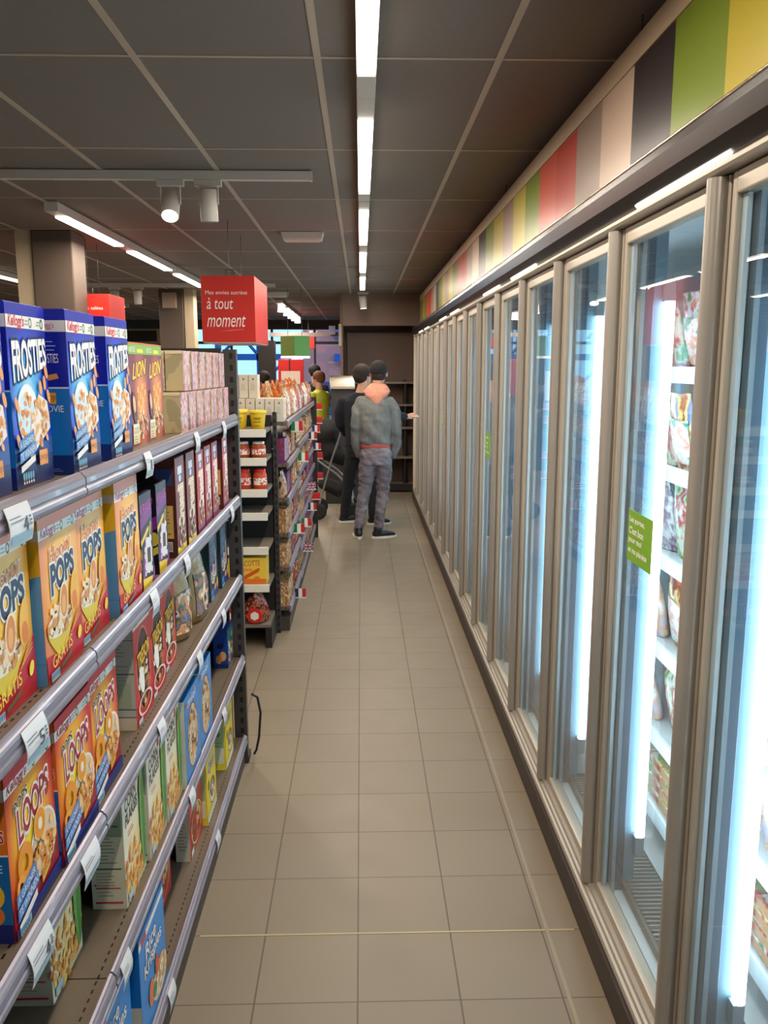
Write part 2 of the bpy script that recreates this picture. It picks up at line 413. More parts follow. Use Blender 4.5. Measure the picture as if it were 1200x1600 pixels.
track(-3.9, -1.05, 10.6, 'distant white ceiling track above the brown column', 2)
spot(-3.0, 10.6, True, (0.1, -0.6, -0.8), 'distant lit spotlight next to the second red sign', None, e=3)
spot(-2.72, 10.6, False, (0.0, 0.1, -1), 'distant white spotlight right of the lit one, before the second column', None)
spot(-1.35, 10.6, True, (0.1, -0.6, -0.8), 'distant lit spotlight just right of the big red sign', None, e=3)
spot(0.03, 11.25, True, (0.10, 0.15, -1), 'white spotlight at the far end of the aisle ceiling line', None, e=2)
# other ceiling fittings
def ceil_box(x, y, sx, sy, label, name='emergency_light'):
    t = thing(name, (x, y, HC), label, 'emergency light')
    MB().extr([(-sx / 2, -0.004), (sx / 2, -0.004), (sx / 2 * 0.9, -0.055), (-sx / 2 * 0.9, -0.055)], 'Y', -sy / 2, sy / 2).build('housing', M_white, t)
    MB().box(-sx * .4, sx * .4, -sy * .4, sy * .4, -0.062, -0.055).build('diffuser', mat('em_dif', (214, 196, 170), 0.4), t)
ceil_box(-0.44, 6.66, 0.32, 0.16, 'flat cream emergency light on the ceiling right of the spotlights')
ceil_box(-1.16, 11.9, 0.34, 0.2, 'distant cream emergency light above the green pendant')

# ================================================================== CARTON BUILDER
CARD = {}
def carton(name, label, cat, w_, d_, h_, colr, front, side=None, top=None, facing='x'):
    """printed box, mesh root; front faces +X, camera side faces -Y, width along Y"""
    mb = MB().box(-d_ / 2, d_ / 2, -w_ / 2, w_ / 2, 0, h_)
    # flap seam on the top
    mb.box(-d_ / 2 + 0.003, d_ / 2 - 0.003, -w_ / 2 + 0.004, w_ / 2 - 0.004, h_, h_ + 0.0012)
    o = mb.build(name, P(colr), None, 0.0012); tag(o, label, cat)
    front.build('front_artwork', lambda u, v, e: (d_ / 2 + e, u - w_ / 2, v), o)
    if side: side.build('side_artwork', lambda u, v, e: (u - d_ / 2, -w_ / 2 - e, v), o)
    if top: top.build('top_artwork', lambda u, v, e: (u - d_ / 2, v - w_ / 2, h_ + 0.0015 + e), o)
    return o
RED = (200, 30, 45); WHITE = (238, 236, 232); NAVY = (18, 30, 130)
def band(p, w_, v0, v1, c=WHITE, name=(200, 30, 45), rise=0.0):
    p.rect(0, v0, w_, v1, c)
    p.text("Kellogg's", w_ * 0.04, v0 - 0.002, w_ * 0.42, v1 + 0.001, name, shear=0.10, bold=.03)
    for u in (0.60, 0.90):
        p.ring(w_ * u, (v0 + v1) / 2, 0.0075, 0.0095, 0.6, (70, 120, 80)); p.rect(w_ * (u - 0.15), (v0 + v1) / 2 - .004, w_ * (u - 0.06), (v0 + v1) / 2 - .002, (140, 150, 140)); p.rect(w_ * (u - 0.13), (v0 + v1) / 2 + .002, w_ * (u - 0.06), (v0 + v1) / 2 + .004, (140, 150, 140))
def icons(p, u0, v0, n=5, c=(120, 190, 225), s=0.007):
    for i in range(n):
        p.ell(u0 + i * s * 1.5, v0, s * 0.62, s * 1.1, c, 10, up=1 if i == 0 else 0)
        p.ell(u0 + i * s * 1.5, v0 - s * 1.6, s * 0.5, s * 0.4, WHITE, 8, up=0)
def promo(p, w_, u, v, k=1.0):
    p.poly([(u - .004, v + .030 * k), (u + .058 * k, v + .044 * k), (u + .058 * k, v + .028 * k), (u - .004, v + .014 * k)], (60, 130, 200))
    p.text('À GAGNER', u, v + .018 * k, u + .055 * k, v + .030 * k, WHITE, rise=.011 * k)
    p.poly([(u - .004, v + .012 * k), (u + .064 * k, v + .027 * k), (u + .064 * k, v + .011 * k), (u - .004, v - .004 * k)], (60, 130, 200))
    p.text('TE WINNEN', u, v, u + .060 * k, v + .011 * k, WHITE, rise=.012 * k)
    p.poly([(u - .002, v - .008 * k), (u + .056 * k, v + .006 * k), (u + .056 * k, v - .004 * k), (u - .002, v - .018 * k)], WHITE)
def flakes(p, cu, cv, ru, rv, n, cols, seed=1, r=.007, asp=.65):
    p.blobs((cu - ru, cv - rv, cu + ru, cv + rv), n, r, cols, asp, inside=lambda u, v: ((u - cu) / ru) ** 2 + ((v - cv) / rv) ** 2 < 1, seed=seed)
FL = [(232, 150, 62), (245, 178, 92), (214, 124, 44), (250, 200, 130)]

# --- blue frosted flakes
w_, h_, d_ = 0.178, 0.325, 0.062
f = Print(); f.rect(0, 0, w_, h_, grad_mat('print_blue_glow', [(0, (200, 238, 252)), (.35, (70, 180, 240)), (.8, (20, 62, 205)), (1, (18, 34, 172))], -0.012, 0.165, 0.10, 0.125))
f.rect(0, 0, w_, .052, (20, 40, 104)); f.poly([(0, .052), (w_, .052), (w_, .085), (w_ * .5, .066), (0, .075)], (30, 70, 150))
band(f, w_, h_ * .868, h_ * .935)
f.text('FROSTIES', .016, .194, w_ - .008, .252, (246, 248, 252), (12, 20, 80), .05, rise=.018, grow=-.16, bold=.035)
f.ell(.070, .125, .050, .060, (240, 244, 248), 20, .2); f.ell(.062, .120, .040, .048, (206, 232, 248), 18, .3); flakes(f, .060, .125, .036, .044, 34, FL, 9, .009)
f.poly([(.062, .050), (.168, .100), (.160, .150), (.120, .165), (.078, .120)], (238, 232, 224))
flakes(f, .122, .112, .042, .044, 70, FL, 4)
for (a, b, r) in [(.150, .185, .4), (.166, .160, 1.2), (.012, .085, .8), (.160, .205, 1.3), (.014, .150, 1.4), (.128, .176, .3)]: f.ell(a, b, .007, .014, (240, 160, 80), 10, r * .3)
promo(f, w_, .014, .050, 1.15)
f.rect(.098, .034, .138, .062, (238, 150, 40)); f.text('ÉMOJI', .101, .040, .135, .055, (30, 24, 20)); icons(f, .020, .022)
s_ = Print(); s_.rect(0, 0, d_, h_, (18, 34, 160)); s_.rect(0, 0, d_, .172, (20, 116, 190)); s_.rect(0, .172, d_, .175, (210, 224, 236)); s_.rect(0, 0, d_, .040, (20, 44, 110))
s_.rect(0, h_ * .868, d_, h_ * .935, (230, 226, 220)); s_.text("Kellogg's", .004, h_ * .88, .04, h_ * .925, RED)
s_.text('FROSTIES', .006, .222, .045, .240, WHITE); s_.lines(.008, .262, .05, 3, .008, (150, 170, 220), .002); s_.poly([(.012, .196), (.040, .202), (.044, .192), (.016, .186)], (226, 150, 80))
s_.rect(.004, .142, .036, .164, (240, 160, 50)); s_.text('EMOJI', .006, .146, .034, .159, (30, 24, 20)); s_.text('MOVIE', .006, .126, .050, .139, WHITE)
s_.lines(.006, .012, .05, 2, .004, (120, 150, 200), .001)
pr_frost = carton('cereal_box', 'x', 'cereal box', w_, d_, h_, (18, 36, 172), f, s_)
# --- chocolate lion cereal
w_, h_, d_ = 0.190, 0.278, 0.07
f = Print(); f.rect(0, 0, w_, h_, grad_mat('print_lion', [(0, (250, 190, 90)), (.5, (214, 120, 60)), (.8, (160, 56, 60)), (1, (120, 40, 50))], 0.02, 0.11, 0.09, 0.17))
f.rect(0, .248, w_, .278, (132, 182, 74)); f.text('NESTLÉ', .006, .254, .07, .270, WHITE); f.rect(.09, .252, .15, .262, (240, 226, 60)); f.rect(0, .274, w_, .278, (200, 120, 60))
f.text('LION', .030, .180, .160, .222, (250, 214, 40), (120, 40, 30), .05, rise=.014, shear=.12)
for i in range(4):
    for j in range(3): f.poly([(.07 + i * .024, .105 + j * .019 + i * .003), (.091 + i * .024, .107 + j * .019 + i * .004), (.091 + i * .024, .123 + j * .019 + i * .004), (.07 + i * .024, .121 + j * .019 + i * .003)], (236, 150, 52) if (i + j) % 2 else (250, 190, 90), up=1 if i + j == 0 else 0)
flakes(f, .11, .055, .06, .04, 60, [(240, 214, 170), (180, 110, 60), (120, 60, 40), (250, 230, 190)], 8, .008)
f.ell(.035, .105, .022, .045, (92, 44, 36), 14, .2); f.ell(.032, .115, .012, .024, (236, 190, 130), 12, .2)
f.poly([(.006, .008), (.07, .008), (.074, .060), (.010, .062)], (238, 232, 196)); f.text('GOOD', .014, .036, .064, .052, (90, 120, 60)); f.lines(.016, .026, .06, 3, .007, (150, 130, 90), .002)
s_ = Print(); s_.rect(0, 0, d_, h_, (206, 180, 130)); s_.rect(0, .248, d_, .278, (150, 180, 90)); s_.lines(.008, .22, .062, 14, .012, (150, 120, 80), .003); s_.rect(.004, .03, .066, .06, (220, 196, 150))
pr_lion = carton('cereal_box', 'x', 'cereal box', w_, d_, h_, (190, 150, 90), f, s_)
# --- honey pops
w_, h_, d_ = 0.193, 0.315, 0.068
f = Print(); f.rect(0, 0, w_, h_, grad_mat('print_pops', [(0, (255, 226, 120)), (.45, (252, 196, 70)), (.75, (244, 160, 60)), (1, (232, 130, 84))], 0.02, 0.16, 0.13, 0.19))
f.rect(0, .285, w_, h_, (222, 128, 100)); band(f, w_, h_ * .845, h_ * .905, name=(170, 30, 80))
f.text('Honey', .045, .206, .155, .242, (226, 130, 50), (250, 240, 210), .05, rise=.012, bold=.03); f.text('POPS', .045, .160, .165, .208, (22, 40, 76), WHITE, .06, rise=.014, grow=-.1, bold=.05)
f.poly([(.0, .0), (w_, .0), (w_, .105), (.13, .070), (.06, .045), (.0, .052)], (196, 30, 48))
bow = [(.012 + .125 * (i / 12.), .085 - .048 * math.sin(PI * i / 12.)) for i in range(13)]
f.poly(bow + [(.137, .100), (.012, .092)], (226, 200, 50)); f.ell(.075, .098, .066, .024, (245, 240, 228), 22)
flakes(f, .075, .108, .064, .030, 80, [(236, 190, 130), (214, 150, 80), (250, 226, 190), (244, 236, 222)], 5, .0075, 1)
f.ell(.096, .134, .022, .036, (252, 232, 196), 18, -.15); f.ell(.097, .134, .018, .031, (222, 140, 72), 18, -.15); f.ell(.094, .128, .010, .018, (244, 178, 100), 14, -.15); f.poly([(.11, .100), (.145, .110), (.150, .116), (.112, .105)], (60, 40, 40))
f.ell(.150, .138, .018, .042, (246, 186, 60), 16, -.2); f.ell(.152, .120, .014, .020, (232, 130, 40), 14)
for i in range(4): f.poly([(.122 + i * .008, .062 + i * .006), (.178, .084 + i * .008), (.178, .087 + i * .008), (.122 + i * .008, .065 + i * .006)], (236, 170, 60), up=0 if i else 1)
f.text('GRATIS', .020, .024, .125, .047, (250, 220, 60), rise=.014); f.poly([(.06, .010), (.12, .022), (.12, .032), (.06, .020)], (120, 90, 60)); f.ell(.168, .050, .010, .014, (250, 220, 60), 12, -.5)
f.rect(.008, .004, .050, .020, (190, 220, 235)); icons(f, .013, .014, 5, (90, 160, 210), .0055)
s_ = Print(); s_.rect(0, 0, d_, h_, (236, 184, 36)); s_.poly([(0, 0), (d_, 0), (d_, .205), (d_ * .5, .195), (0, .192)], (88, 150, 200)); s_.rect(0, h_ * .845, d_, h_ * .905, (214, 200, 180)); s_.rect(0, .04, d_, .042, (70, 130, 184))
s_.text('POPS', .004, .222, .030, .242, (26, 44, 76)); s_.rect(.012, .125, .034, .170, (226, 204, 60)); s_.lines(.015, .16, .032, 5, .007, (60, 60, 50), .003); s_.lines(.006, .182, .05, 2, .012, (236, 214, 90), .003); s_.ell(.01, .085, .012, .02, (230, 200, 60), 12)
pr_pops = carton('cereal_box', 'x', 'cereal box', w_, d_, h_, (222, 150, 70), f, s_)
# --- black and purple filled pillows
w_, h_, d_ = 0.118, 0.25, 0.06
f = Print(); f.rect(0, 0, w_, h_, (34, 24, 40)); f.poly([(0, .16), (w_, .185), (w_, .215), (0, .19)], (120, 40, 130)); f.text('KRAVE', .010, .196, .108, .224, (214, 60, 190), rise=.004)
f.poly([(0, .02), (.05, .16), (.075, .16), (.02, .02)], (150, 50, 160)); f.poly([(0, .12), (.08, .15), (.08, .162), (0, .134)], (240, 210, 50)); f.poly([(.07, .10), (.095, .17), (.102, .168), (.078, .10)], (240, 210, 50))
f.ell(.068, .085, .034, .048, (236, 234, 236), 18); f.blobs((.03, .04, .10, .13), 26, .008, [(236, 234, 236)], 1.2, seed=4); f.poly([(.052, .068), (.085, .064), (.086, .104), (.054, .106)], (92, 48, 32))
f.poly([(0, 0), (w_, 0), (w_, .022), (0, .036)], (240, 210, 50)); f.poly([(.08, 0), (w_, 0), (w_, .05)], (150, 50, 160))
s_ = Print(); s_.rect(0, 0, d_, h_, (26, 20, 30)); s_.rect(.01, .20, .05, .215, (170, 50, 160)); s_.poly([(0, .10), (d_, .13), (d_, .165), (0, .14)], (140, 46, 150)); s_.poly([(0, .03), (d_, .06), (d_, .08), (0, .05)], (230, 200, 50)); s_.ell(.05, .10, .014, .02, (226, 190, 60), 10)
pr_krave = carton('cereal_box', 'x', 'cereal box', w_, d_, h_, (28, 20, 32), f, s_)
# --- tall oat crunch packs: brown and red
def crunch(name, base, base2, letters, w_=0.125, h_=0.30, d_=0.065):
    f = Print(); f.rect(0, 0, w_, h_, base); f.rect(0, 0, w_, .03, base2)
    f.rect(.030, .225, .095, .275, (60, 84, 140)); f.rect(.034, .248, .091, .272, (220, 224, 232)); f.ell(.062, .235, .016, .011, (220, 224, 232))
    f.text('Cruesli', .030, .085, .100, .215, letters, (252, 246, 236), .05, rot=True)
    flakes(f, .062, .065, .05, .045, 60, [(240, 226, 200), (120, 60, 36), (196, 140, 80), (90, 40, 26)], 11, .008)
    s_ = Print(); s_.rect(0, 0, d_, h_, (84, 40, 34)); s_.rect(.008, .22, .056, .27, (50, 66, 110)); s_.rect(.010, .06, .055, .16, (214, 170, 90)); s_.lines(.014, .15, .05, 8, .011, (130, 90, 50), .003); s_.rect(.02, .02, .05, .05, WHITE)
    for i in range(7): s_.rect(.022 + i * .004, .022, .024 + i * .004, .048, (20, 20, 20))
    return carton(name, 'x', 'cereal box', w_, d_, h_, base, f, s_)
pr_brown = crunch('cereal_box', (128, 62, 62), (230, 200, 50), (240, 208, 150))
pr_red = crunch('cereal_box', (196, 60, 56), (150, 60, 120), (250, 226, 210), 0.122, 0.285)
# --- loops
w_, h_, d_ = 0.202, 0.288, 0.06
f = Print(); f.rect(0, 0, w_, h_, grad_mat('print_loops', [(0, (255, 226, 60)), (.45, (250, 196, 50)), (.8, (232, 110, 44)), (1, (196, 40, 44))], -0.01, 0.15, 0.11, 0.155))
band(f, w_, h_ * .862, h_ * .932, name=(180, 30, 60)); f.rect(0, h_ * .932, w_, h_, (190, 30, 50))
f.text('POPS', .030, .208, .085, .226, (30, 26, 30), (240, 220, 190), .06, rise=.01); f.text('LOOPS', .040, .152, .175, .205, (170, 24, 44), WHITE, .07, rise=.022, grow=-.12)
f.poly([(0, 0), (w_, 0), (w_, .10), (.13, .046), (.05, .040), (0, .058)], (150, 26, 40)); f.ell(.138, .100, .060, .056, (240, 232, 220), 22, .5); f.ell(.138, .100, .055, .050, (226, 200, 170), 22, .5)
rn = random.Random(3)
for i in range(34):
    a = rn.uniform(0, 2 * PI); r = rn.uniform(0, 1) ** .5; cu = .138 + .048 * r * math.cos(a); cv = .100 + .046 * r * math.sin(a)
    f.ell(cu, cv, .010, .009, rn.choice(FL), 10, up=1 if i % 5 == 0 else 0); f.ell(cu, cv, .0035, .003, (240, 220, 190), 6, up=1 if i % 5 == 0 else 0)
f.ell(.122, .142, .026, .030, (250, 214, 140), 20); f.ell(.122, .142, .023, .027, (240, 150, 40), 20); f.ell(.122, .142, .009, .011, (244, 232, 214), 14); f.poly([(.080, .098), (.118, .112), (.12, .117), (.08, .102)], (30, 26, 26))
f.ring(.052, .112, .030, .034, .42, (240, 150, 44)); f.ring(.070, .070, .022, .022, .42, (226, 120, 44)); f.ring(.030, .080, .018, .020, .42, (246, 170, 60))
f.poly([(0, 0), (w_, 0), (w_, .030), (0, .020)], (30, 50, 130)); promo(f, w_, .012, .034, 1.35); f.poly([(.112, .034), (.15, .046), (.15, .066), (.112, .054)], (240, 170, 40)); f.text('EMOJI', .115, .042, .147, .052, (20, 20, 20), rise=.01); f.rect(.010, .004, .056, .018, (170, 210, 230)); icons(f, .015, .012, 5, (80, 150, 200), .005)
s_ = Print(); s_.rect(0, 0, d_, h_, (232, 120, 36)); s_.rect(0, 0, d_, .155, (16, 104, 170)); s_.rect(0, .154, d_, .157, WHITE); s_.rect(0, 0, d_, .034, (28, 36, 110)); s_.rect(0, h_ * .862, d_, h_ * .932, (226, 214, 200)); s_.text('LOOPS', .005, .178, .055, .198, (190, 30, 40), WHITE, .05); s_.text('MOVIE', .005, .126, .05, .140, WHITE); s_.ell(.03, .085, .020, .024, (242, 190, 50), 16)
s_.ell(.03, .050, .018, .018, (230, 120, 50), 14)
pr_loops = carton('cereal_box', 'x', 'cereal box', w_, d_, h_, (170, 26, 44), f, s_)
# --- red chocolate pillows with pale side
w_, h_, d_ = 0.165, 0.295, 0.10
f = Print(); f.rect(0, 0, w_, h_, (202, 34, 40)); f.rect(0, .262, w_, .284, (226, 214, 206)); icons(f, .02, .274, 4, (180, 90, 80), .006)
f.ell(.085, .14, .068, .115, (226, 120, 90), 24); f.ell(.085, .14, .062, .108, (70, 34, 28), 24); flakes(f, .085, .10, .055, .07, 80, [(222, 160, 80), (180, 110, 50), (240, 226, 200), (90, 46, 30)], 6, .011)
f.text('TRÉSOR', .025, .150, .145, .200, (246, 196, 40), (90, 30, 20), .06, rise=.02); f.ell(.06, .115, .022, .040, (244, 238, 228), 14, .3); f.ring(.085, .045, .07, .03, .82, (240, 210, 200)); f.rect(.01, .006, .05, .020, (200, 220, 235))
s_ = Print(); s_.rect(0, 0, d_, h_, (196, 192, 176)); s_.text("Kellogg's", .045, .255, .09, .270, (150, 40, 50)); s_.rect(0, .24, d_, .2425, (110, 130, 110)); s_.rect(0, .15, d_, .154, (96, 124, 96)); s_.rect(0, .055, d_, .058, (96, 124, 96)); s_.rect(0, 0, d_, .034, (220, 206, 176)); s_.rect(0, .034, d_, .037, (120, 100, 90))
s_.lines(.008, .235, .09, 9, .009, (150, 146, 134), .0028); s_.lines(.008, .142, .09, 10, .008, (150, 152, 138), .0024, 5); s_.rect(.05, .06, .09, .13, (170, 180, 150))
pr_tresor = carton('cereal_box', 'x', 'cereal box', w_, d_, h_, (196, 34, 40), f, s_)
# --- coco pops
w_, h_, d_ = 0.175, 0.27, 0.08
f = Print(); f.rect(0, 0, w_, h_, (52, 50, 74)); f.text('COCO', .025, .196, .135, .240, (60, 50, 60), (150, 190, 226), .07, rise=.008); f.text('POPS', .025, .150, .135, .192, (60, 50, 60), (150, 190, 226), .07, rise=.008)
f.ell(.075, .10, .05, .04, (236, 232, 228), 18); flakes(f, .075, .10, .045, .035, 50, [(110, 66, 46), (80, 44, 34), (200, 180, 160)], 3, .006); f.rect(.12, .08, .136, .19, (226, 222, 216)); f.ell(.050, .125, .014, .016, (40, 90, 190)); f.ell(.110, .115, .012, .016, (190, 60, 50))
f.poly([(0, 0), (w_, 0), (w_, .06), (0, .045)], (30, 60, 130)); f.rect(.01, .02, .06, .045, (60, 130, 200)); f.rect(.085, .03, .12, .055, (236, 160, 50)); f.ell(.15, .05, .014, .022, (240, 190, 60)); f.rect(.01, .004, .07, .014, (150, 200, 230))
s_ = Print(); s_.rect(0, 0, d_, h_, (46, 66, 66)); s_.lines(.01, .22, .07, 12, .014, (80, 110, 100), .004)
pr_coco = carton('cereal_box', 'x', 'cereal box', w_, d_, h_, (44, 40, 60), f, s_)
# --- corn flakes
w_, h_, d_ = 0.182, 0.335, 0.082
f = Print(); f.rect(0, 0, w_, h_, grad_mat('print_corn', [(0, (246, 214, 130)), (.5, (240, 226, 184)), (1, (232, 228, 212))], 0.0, 0.06, 0.10, 0.20))
f.text('CORN', .022, .235, .118, .268, (24, 24, 24), rise=.010, bold=.035); f.text('FLAKES', .022, .198, .125, .228, (24, 24, 24), rise=.010, bold=.035); f.lines(.035, .178, .10, 2, .008, (200, 80, 80), .003); f.rect(.12, .27, .135, .31, (200, 40, 40)); f.text('Corn', .02, .28, .08, .30, (200, 60, 60))
flakes(f, .085, .070, .085, .075, 150, FL + [(252, 214, 110)], 14, .011); f.rect(.01, .01, .05, .03, (180, 214, 235)); f.ell(.145, .235, .008, .03, (200, 50, 40), 12)
f.ell(.158, .155, .023, .135, (104, 168, 78), 24); f.ell(.164, .15, .013, .122, (62, 134, 56), 24)
s_ = Print(); s_.rect(0, 0, d_, h_, (214, 208, 182)); s_.rect(.004, .19, .078, .30, (150, 166, 140)); s_.rect(.008, .215, .07, .220, (70, 110, 70)); s_.lines(.01, .185, .07, 8, .009, (120, 130, 110), .0022); s_.rect(.008, .105, .074, .109, (60, 110, 60)); s_.lines(.012, .095, .066, 5, .008, (150, 140, 120), .002); s_.rect(.01, .055, .07, .058, (180, 60, 60)); s_.lines(.014, .045, .062, 2, .009, (160, 150, 130), .002); s_.rect(.008, .016, .074, .021, (190, 50, 60))
for i in range(6): s_.ell(.010, .29 - i * .045, .003, .003, (60, 110, 60), 8, up=1 if i == 0 else 0)
pr_corn = carton('cereal_box', 'x', 'cereal box', w_, d_, h_, (222, 214, 190), f, s_)
# --- blue honey rings
w_, h_, d_ = 0.222, 0.288, 0.075
f = Print(); f.rect(0, 0, w_, h_, (48, 130, 200)); f.text('miel', .05, .246, .17, .276, WHITE); f.ell(.11, .135, .078, .108, (110, 70, 50), 24); f.ell(.11, .135, .073, .102, (226, 196, 160), 24); flakes(f, .11, .135, .068, .095, 130, [(206, 140, 60), (230, 190, 130), (120, 70, 40), (246, 230, 200)], 21, .010); f.rect(0, 0, w_, .02, (36, 100, 170)); f.rect(.01, .262, .04, .27, (220, 60, 50))
s_ = Print(); s_.rect(0, 0, d_, h_, (206, 204, 186)); s_.lines(.01, .26, .065, 16, .015, (150, 160, 150), .004)
t_ = Print(); t_.rect(0, 0, d_, w_, (30, 128, 206)); t_.rect(.02, .085, .055, .125, (238, 232, 190)); t_.rect(.012, .04, .03, .06, (220, 120, 60)); t_.rect(.02, .16, .05, .168, WHITE)
pr_blue = carton('cereal_box', 'x', 'cereal box', w_, d_, h_, (36, 124, 200), f, s_, t_)
# --- deep blue biscuits
w_, h_, d_ = 0.165, 0.165, 0.062
f = Print(); f.rect(0, 0, w_, h_, (24, 90, 110)); f.blobs((.02, .02, .14, .14), 30, .012, [(236, 232, 226), (170, 60, 50), (40, 120, 90), (230, 180, 60)], 1, seed=2)
s_ = Print(); s_.rect(0, 0, d_, h_, (24, 62, 140)); s_.ell(.040, .055, .015, .022, (222, 160, 90)); s_.ell(.022, .040, .013, .02, (190, 120, 60)); s_.ell(.03, .10, .015, .012, (20, 30, 70)); s_.rect(0, 0, d_, .02, (16, 40, 100))
pr_bisc = carton('biscuit_box', 'x', 'biscuit box', w_, d_, h_, (24, 70, 150), f, s_)
# --- sky blue puffed rice
w_, h_, d_ = 0.25, 0.30, 0.06
f = Print(); f.rect(0, 0, w_, h_, (42, 138, 210)); f.rect(0, .268, w_, .285, WHITE); f.rect(.02, .268, .07, .285, (214, 60, 50)); f.text('Rice', .06, .205, .16, .245, WHITE, (20, 60, 130), .05, rise=.008); f.text('Krispies', .04, .150, .21, .200, WHITE, (20, 60, 130), .05, rise=.008)
f.ell(.18, .07, .075, .05, (238, 200, 150), 20); flakes(f, .17, .08, .07, .045, 90, [(244, 214, 170), (230, 170, 100), (250, 236, 210)], 6, .009, .7); f.ell(.09, .09, .026, .036, (230, 120, 80)); f.ell(.15, .125, .018, .028, (220, 90, 60)); f.ell(.12, .075, .02, .02, (50, 130, 80)); f.rect(.01, .01, .05, .03, (240, 200, 120))
s_ = Print(); s_.rect(0, 0, d_, h_, (16, 110, 190)); s_.rect(0, 0, d_, .12, (206, 200, 176)); s_.ell(.02, .10, .01, .008, (190, 110, 80))
pr_rice = carton('cereal_box', 'x', 'cereal box', w_, d_, h_, (36, 130, 204), f, s_)
# --- red berries
w_, h_, d_ = 0.22, 0.25, 0.05
f = Print(); f.rect(0, 0, w_, h_, (206, 40, 36)); f.ell(.11, .20, .05, .03, (52, 110, 60)); f.blobs((.02, .03, .2, .15), 46, .015, [(214, 40, 40), (70, 140, 60), (236, 196, 120), (120, 90, 50), (180, 20, 30)], .8, seed=8); f.ring(.11, .09, .09, .07, .93, (240, 220, 160)); f.rect(.01, .008, .05, .03, (226, 236, 240))
s_ = Print(); s_.rect(0, 0, d_, h_, (206, 196, 176)); s_.rect(0, .19, d_, .25, (190, 36, 40)); s_.lines(.008, .175, .04, 12, .012, (140, 120, 110), .003)
pr_berry = carton('cereal_box', 'x', 'cereal box', w_, d_, h_, (200, 40, 38), f, s_)
# --- yellow chocolate drink cereal
w_, h_, d_ = 0.19, 0.275, 0.065
f = Print(); f.rect(0, 0, w_, h_, (232, 204, 40)); f.text('Choco', .04, .18, .15, .22, (90, 80, 150), WHITE, .05, rise=.01); f.ell(.04, .14, .015, .02, (60, 110, 60)); f.ell(.11, .09, .055, .05, (120, 70, 44)); f.ell(.11, .085, .05, .04, (238, 228, 200)); flakes(f, .11, .09, .045, .035, 40, [(110, 60, 40), (150, 90, 60)], 2, .008); f.rect(0, 0, w_, .03, (236, 230, 206))
s_ = Print(); s_.rect(0, 0, d_, h_, (236, 214, 60)); s_.rect(.004, .03, .058, .24, (178, 200, 150)); s_.lines(.01, .22, .05, 12, .014, (110, 140, 100), .003); s_.ell(.03, .16, .012, .012, (60, 120, 90)); s_.rect(.004, .03, .058, .1, (226, 226, 196))
pr_yell = carton('cereal_box', 'x', 'cereal box', w_, d_, h_, (232, 208, 46), f, s_)
bpy.context.view_layer.update()
PROTO = [pr_frost, pr_lion, pr_pops, pr_krave, pr_brown, pr_red, pr_loops, pr_tresor, pr_coco, pr_corn, pr_blue, pr_bisc, pr_rice, pr_berry, pr_yell]
for p in PROTO: KIDS[p.name] = [c for c in bpy.data.objects if c.parent == p]
USED = set()
def put(p, x, y0, z, label, group, rz=0.0, w=None):
    """x is the front plane, y0 the near edge"""
    d = p.dimensions
    bb = [Vector(c) for c in p.bound_box]; hw = max(b.y for b in bb); hd = max(b.x for b in bb)
    o = p
    if p.name in USED:
        o = p.copy(); col.objects.link(o)
        for k in KIDS[p.name]:
            c = k.copy(); col.objects.link(c); c.parent = o
    else: USED.add(p.name)
    o.location = (x - hd, y0 + hw, z); o.rotation_euler.z = rz; o['label'] = label; o['group'] = group
    return o
SH = [1.604, 1.25, 0.895, 0.52, 0.135]      # shelf tops of the near gondola
z = SH[0]; G = 'blue frosted flakes boxes'
put(pr_frost, -.605, 1.05, z, 'blue frosted flakes box cut by the left picture edge on the top shelf', G)
put(pr_frost, -.600, 1.262, z, 'blue frosted flakes box second from the left edge, only its right part showing', G)
put(pr_frost, -.603, 1.47, z, 'large blue frosted flakes box, leftmost of the three fully seen ones', G)
put(pr_frost, -.577, 1.688, z, 'blue frosted flakes box, middle of the three, navy side panel showing widely', G)
put(pr_frost, -.573, 1.932, z, 'blue frosted flakes box next to the chocolate lion cereal', G)
put(pr_frost, -.68, 1.262, z, 'blue frosted flakes box standing behind the front row at the left', G)
G = 'chocolate lion cereal boxes'
put(pr_lion, -.612, 2.255, z, 'golden brown lion cereal box beside the blue flakes, left of its twin', G)
put(pr_lion, -.616, 2.452, z, 'golden brown lion cereal box beside the clear-wrapped packs', G)
z = SH[1]; G = 'honey pops boxes'
put(pr_pops, -.583, 1.245, z, 'orange honey pops box cut by the left picture edge on the second shelf', G)
put(pr_pops, -.567, 1.450, z, 'orange honey pops box with its yellow and blue side showing, second on its shelf', G)
put(pr_pops, -.574, 1.650, z, 'orange honey pops box pressed against the one before it, no side showing', G)
put(pr_pops, -.556, 1.872, z, 'orange honey pops box next to the black and purple cereal', G)
G = 'black and purple chocolate cereal boxes'
put(pr_krave, -.556, 2.078, z, 'black and purple chocolate cereal box beside the last honey pops box', G)
put(pr_krave, -.562, 2.275, z, 'black and purple chocolate cereal box before the brown oat crunch packs', G)
put(pr_krave, -.64, 2.262, z, 'black chocolate cereal box standing behind the front row', G)
G = 'brown oat crunch boxes'
put(pr_brown, -.552, 2.475, z, 'brown oat crunch box with dark side, nearest of the two', G)
put(pr_brown, -.550, 2.625, z, 'brown oat crunch box beside the red ones', G)
G = 'red oat crunch boxes'
for i, (y, x) in enumerate([(2.82, -.556), (2.985, -.560), (3.145, -.562), (3.35, -.556)]):
    put(pr_red, x, y, z, ['red oat crunch box nearest the brown ones', 'red oat crunch box second of four', 'red oat crunch box third of four, partly hidden', 'red oat crunch box closest to the shelf end post'][i], G)
z = SH[2]; G = 'orange loops cereal boxes'
put(pr_loops, -.566, 1.236, z, 'orange loops cereal box at the left edge, its orange and blue side showing', G)
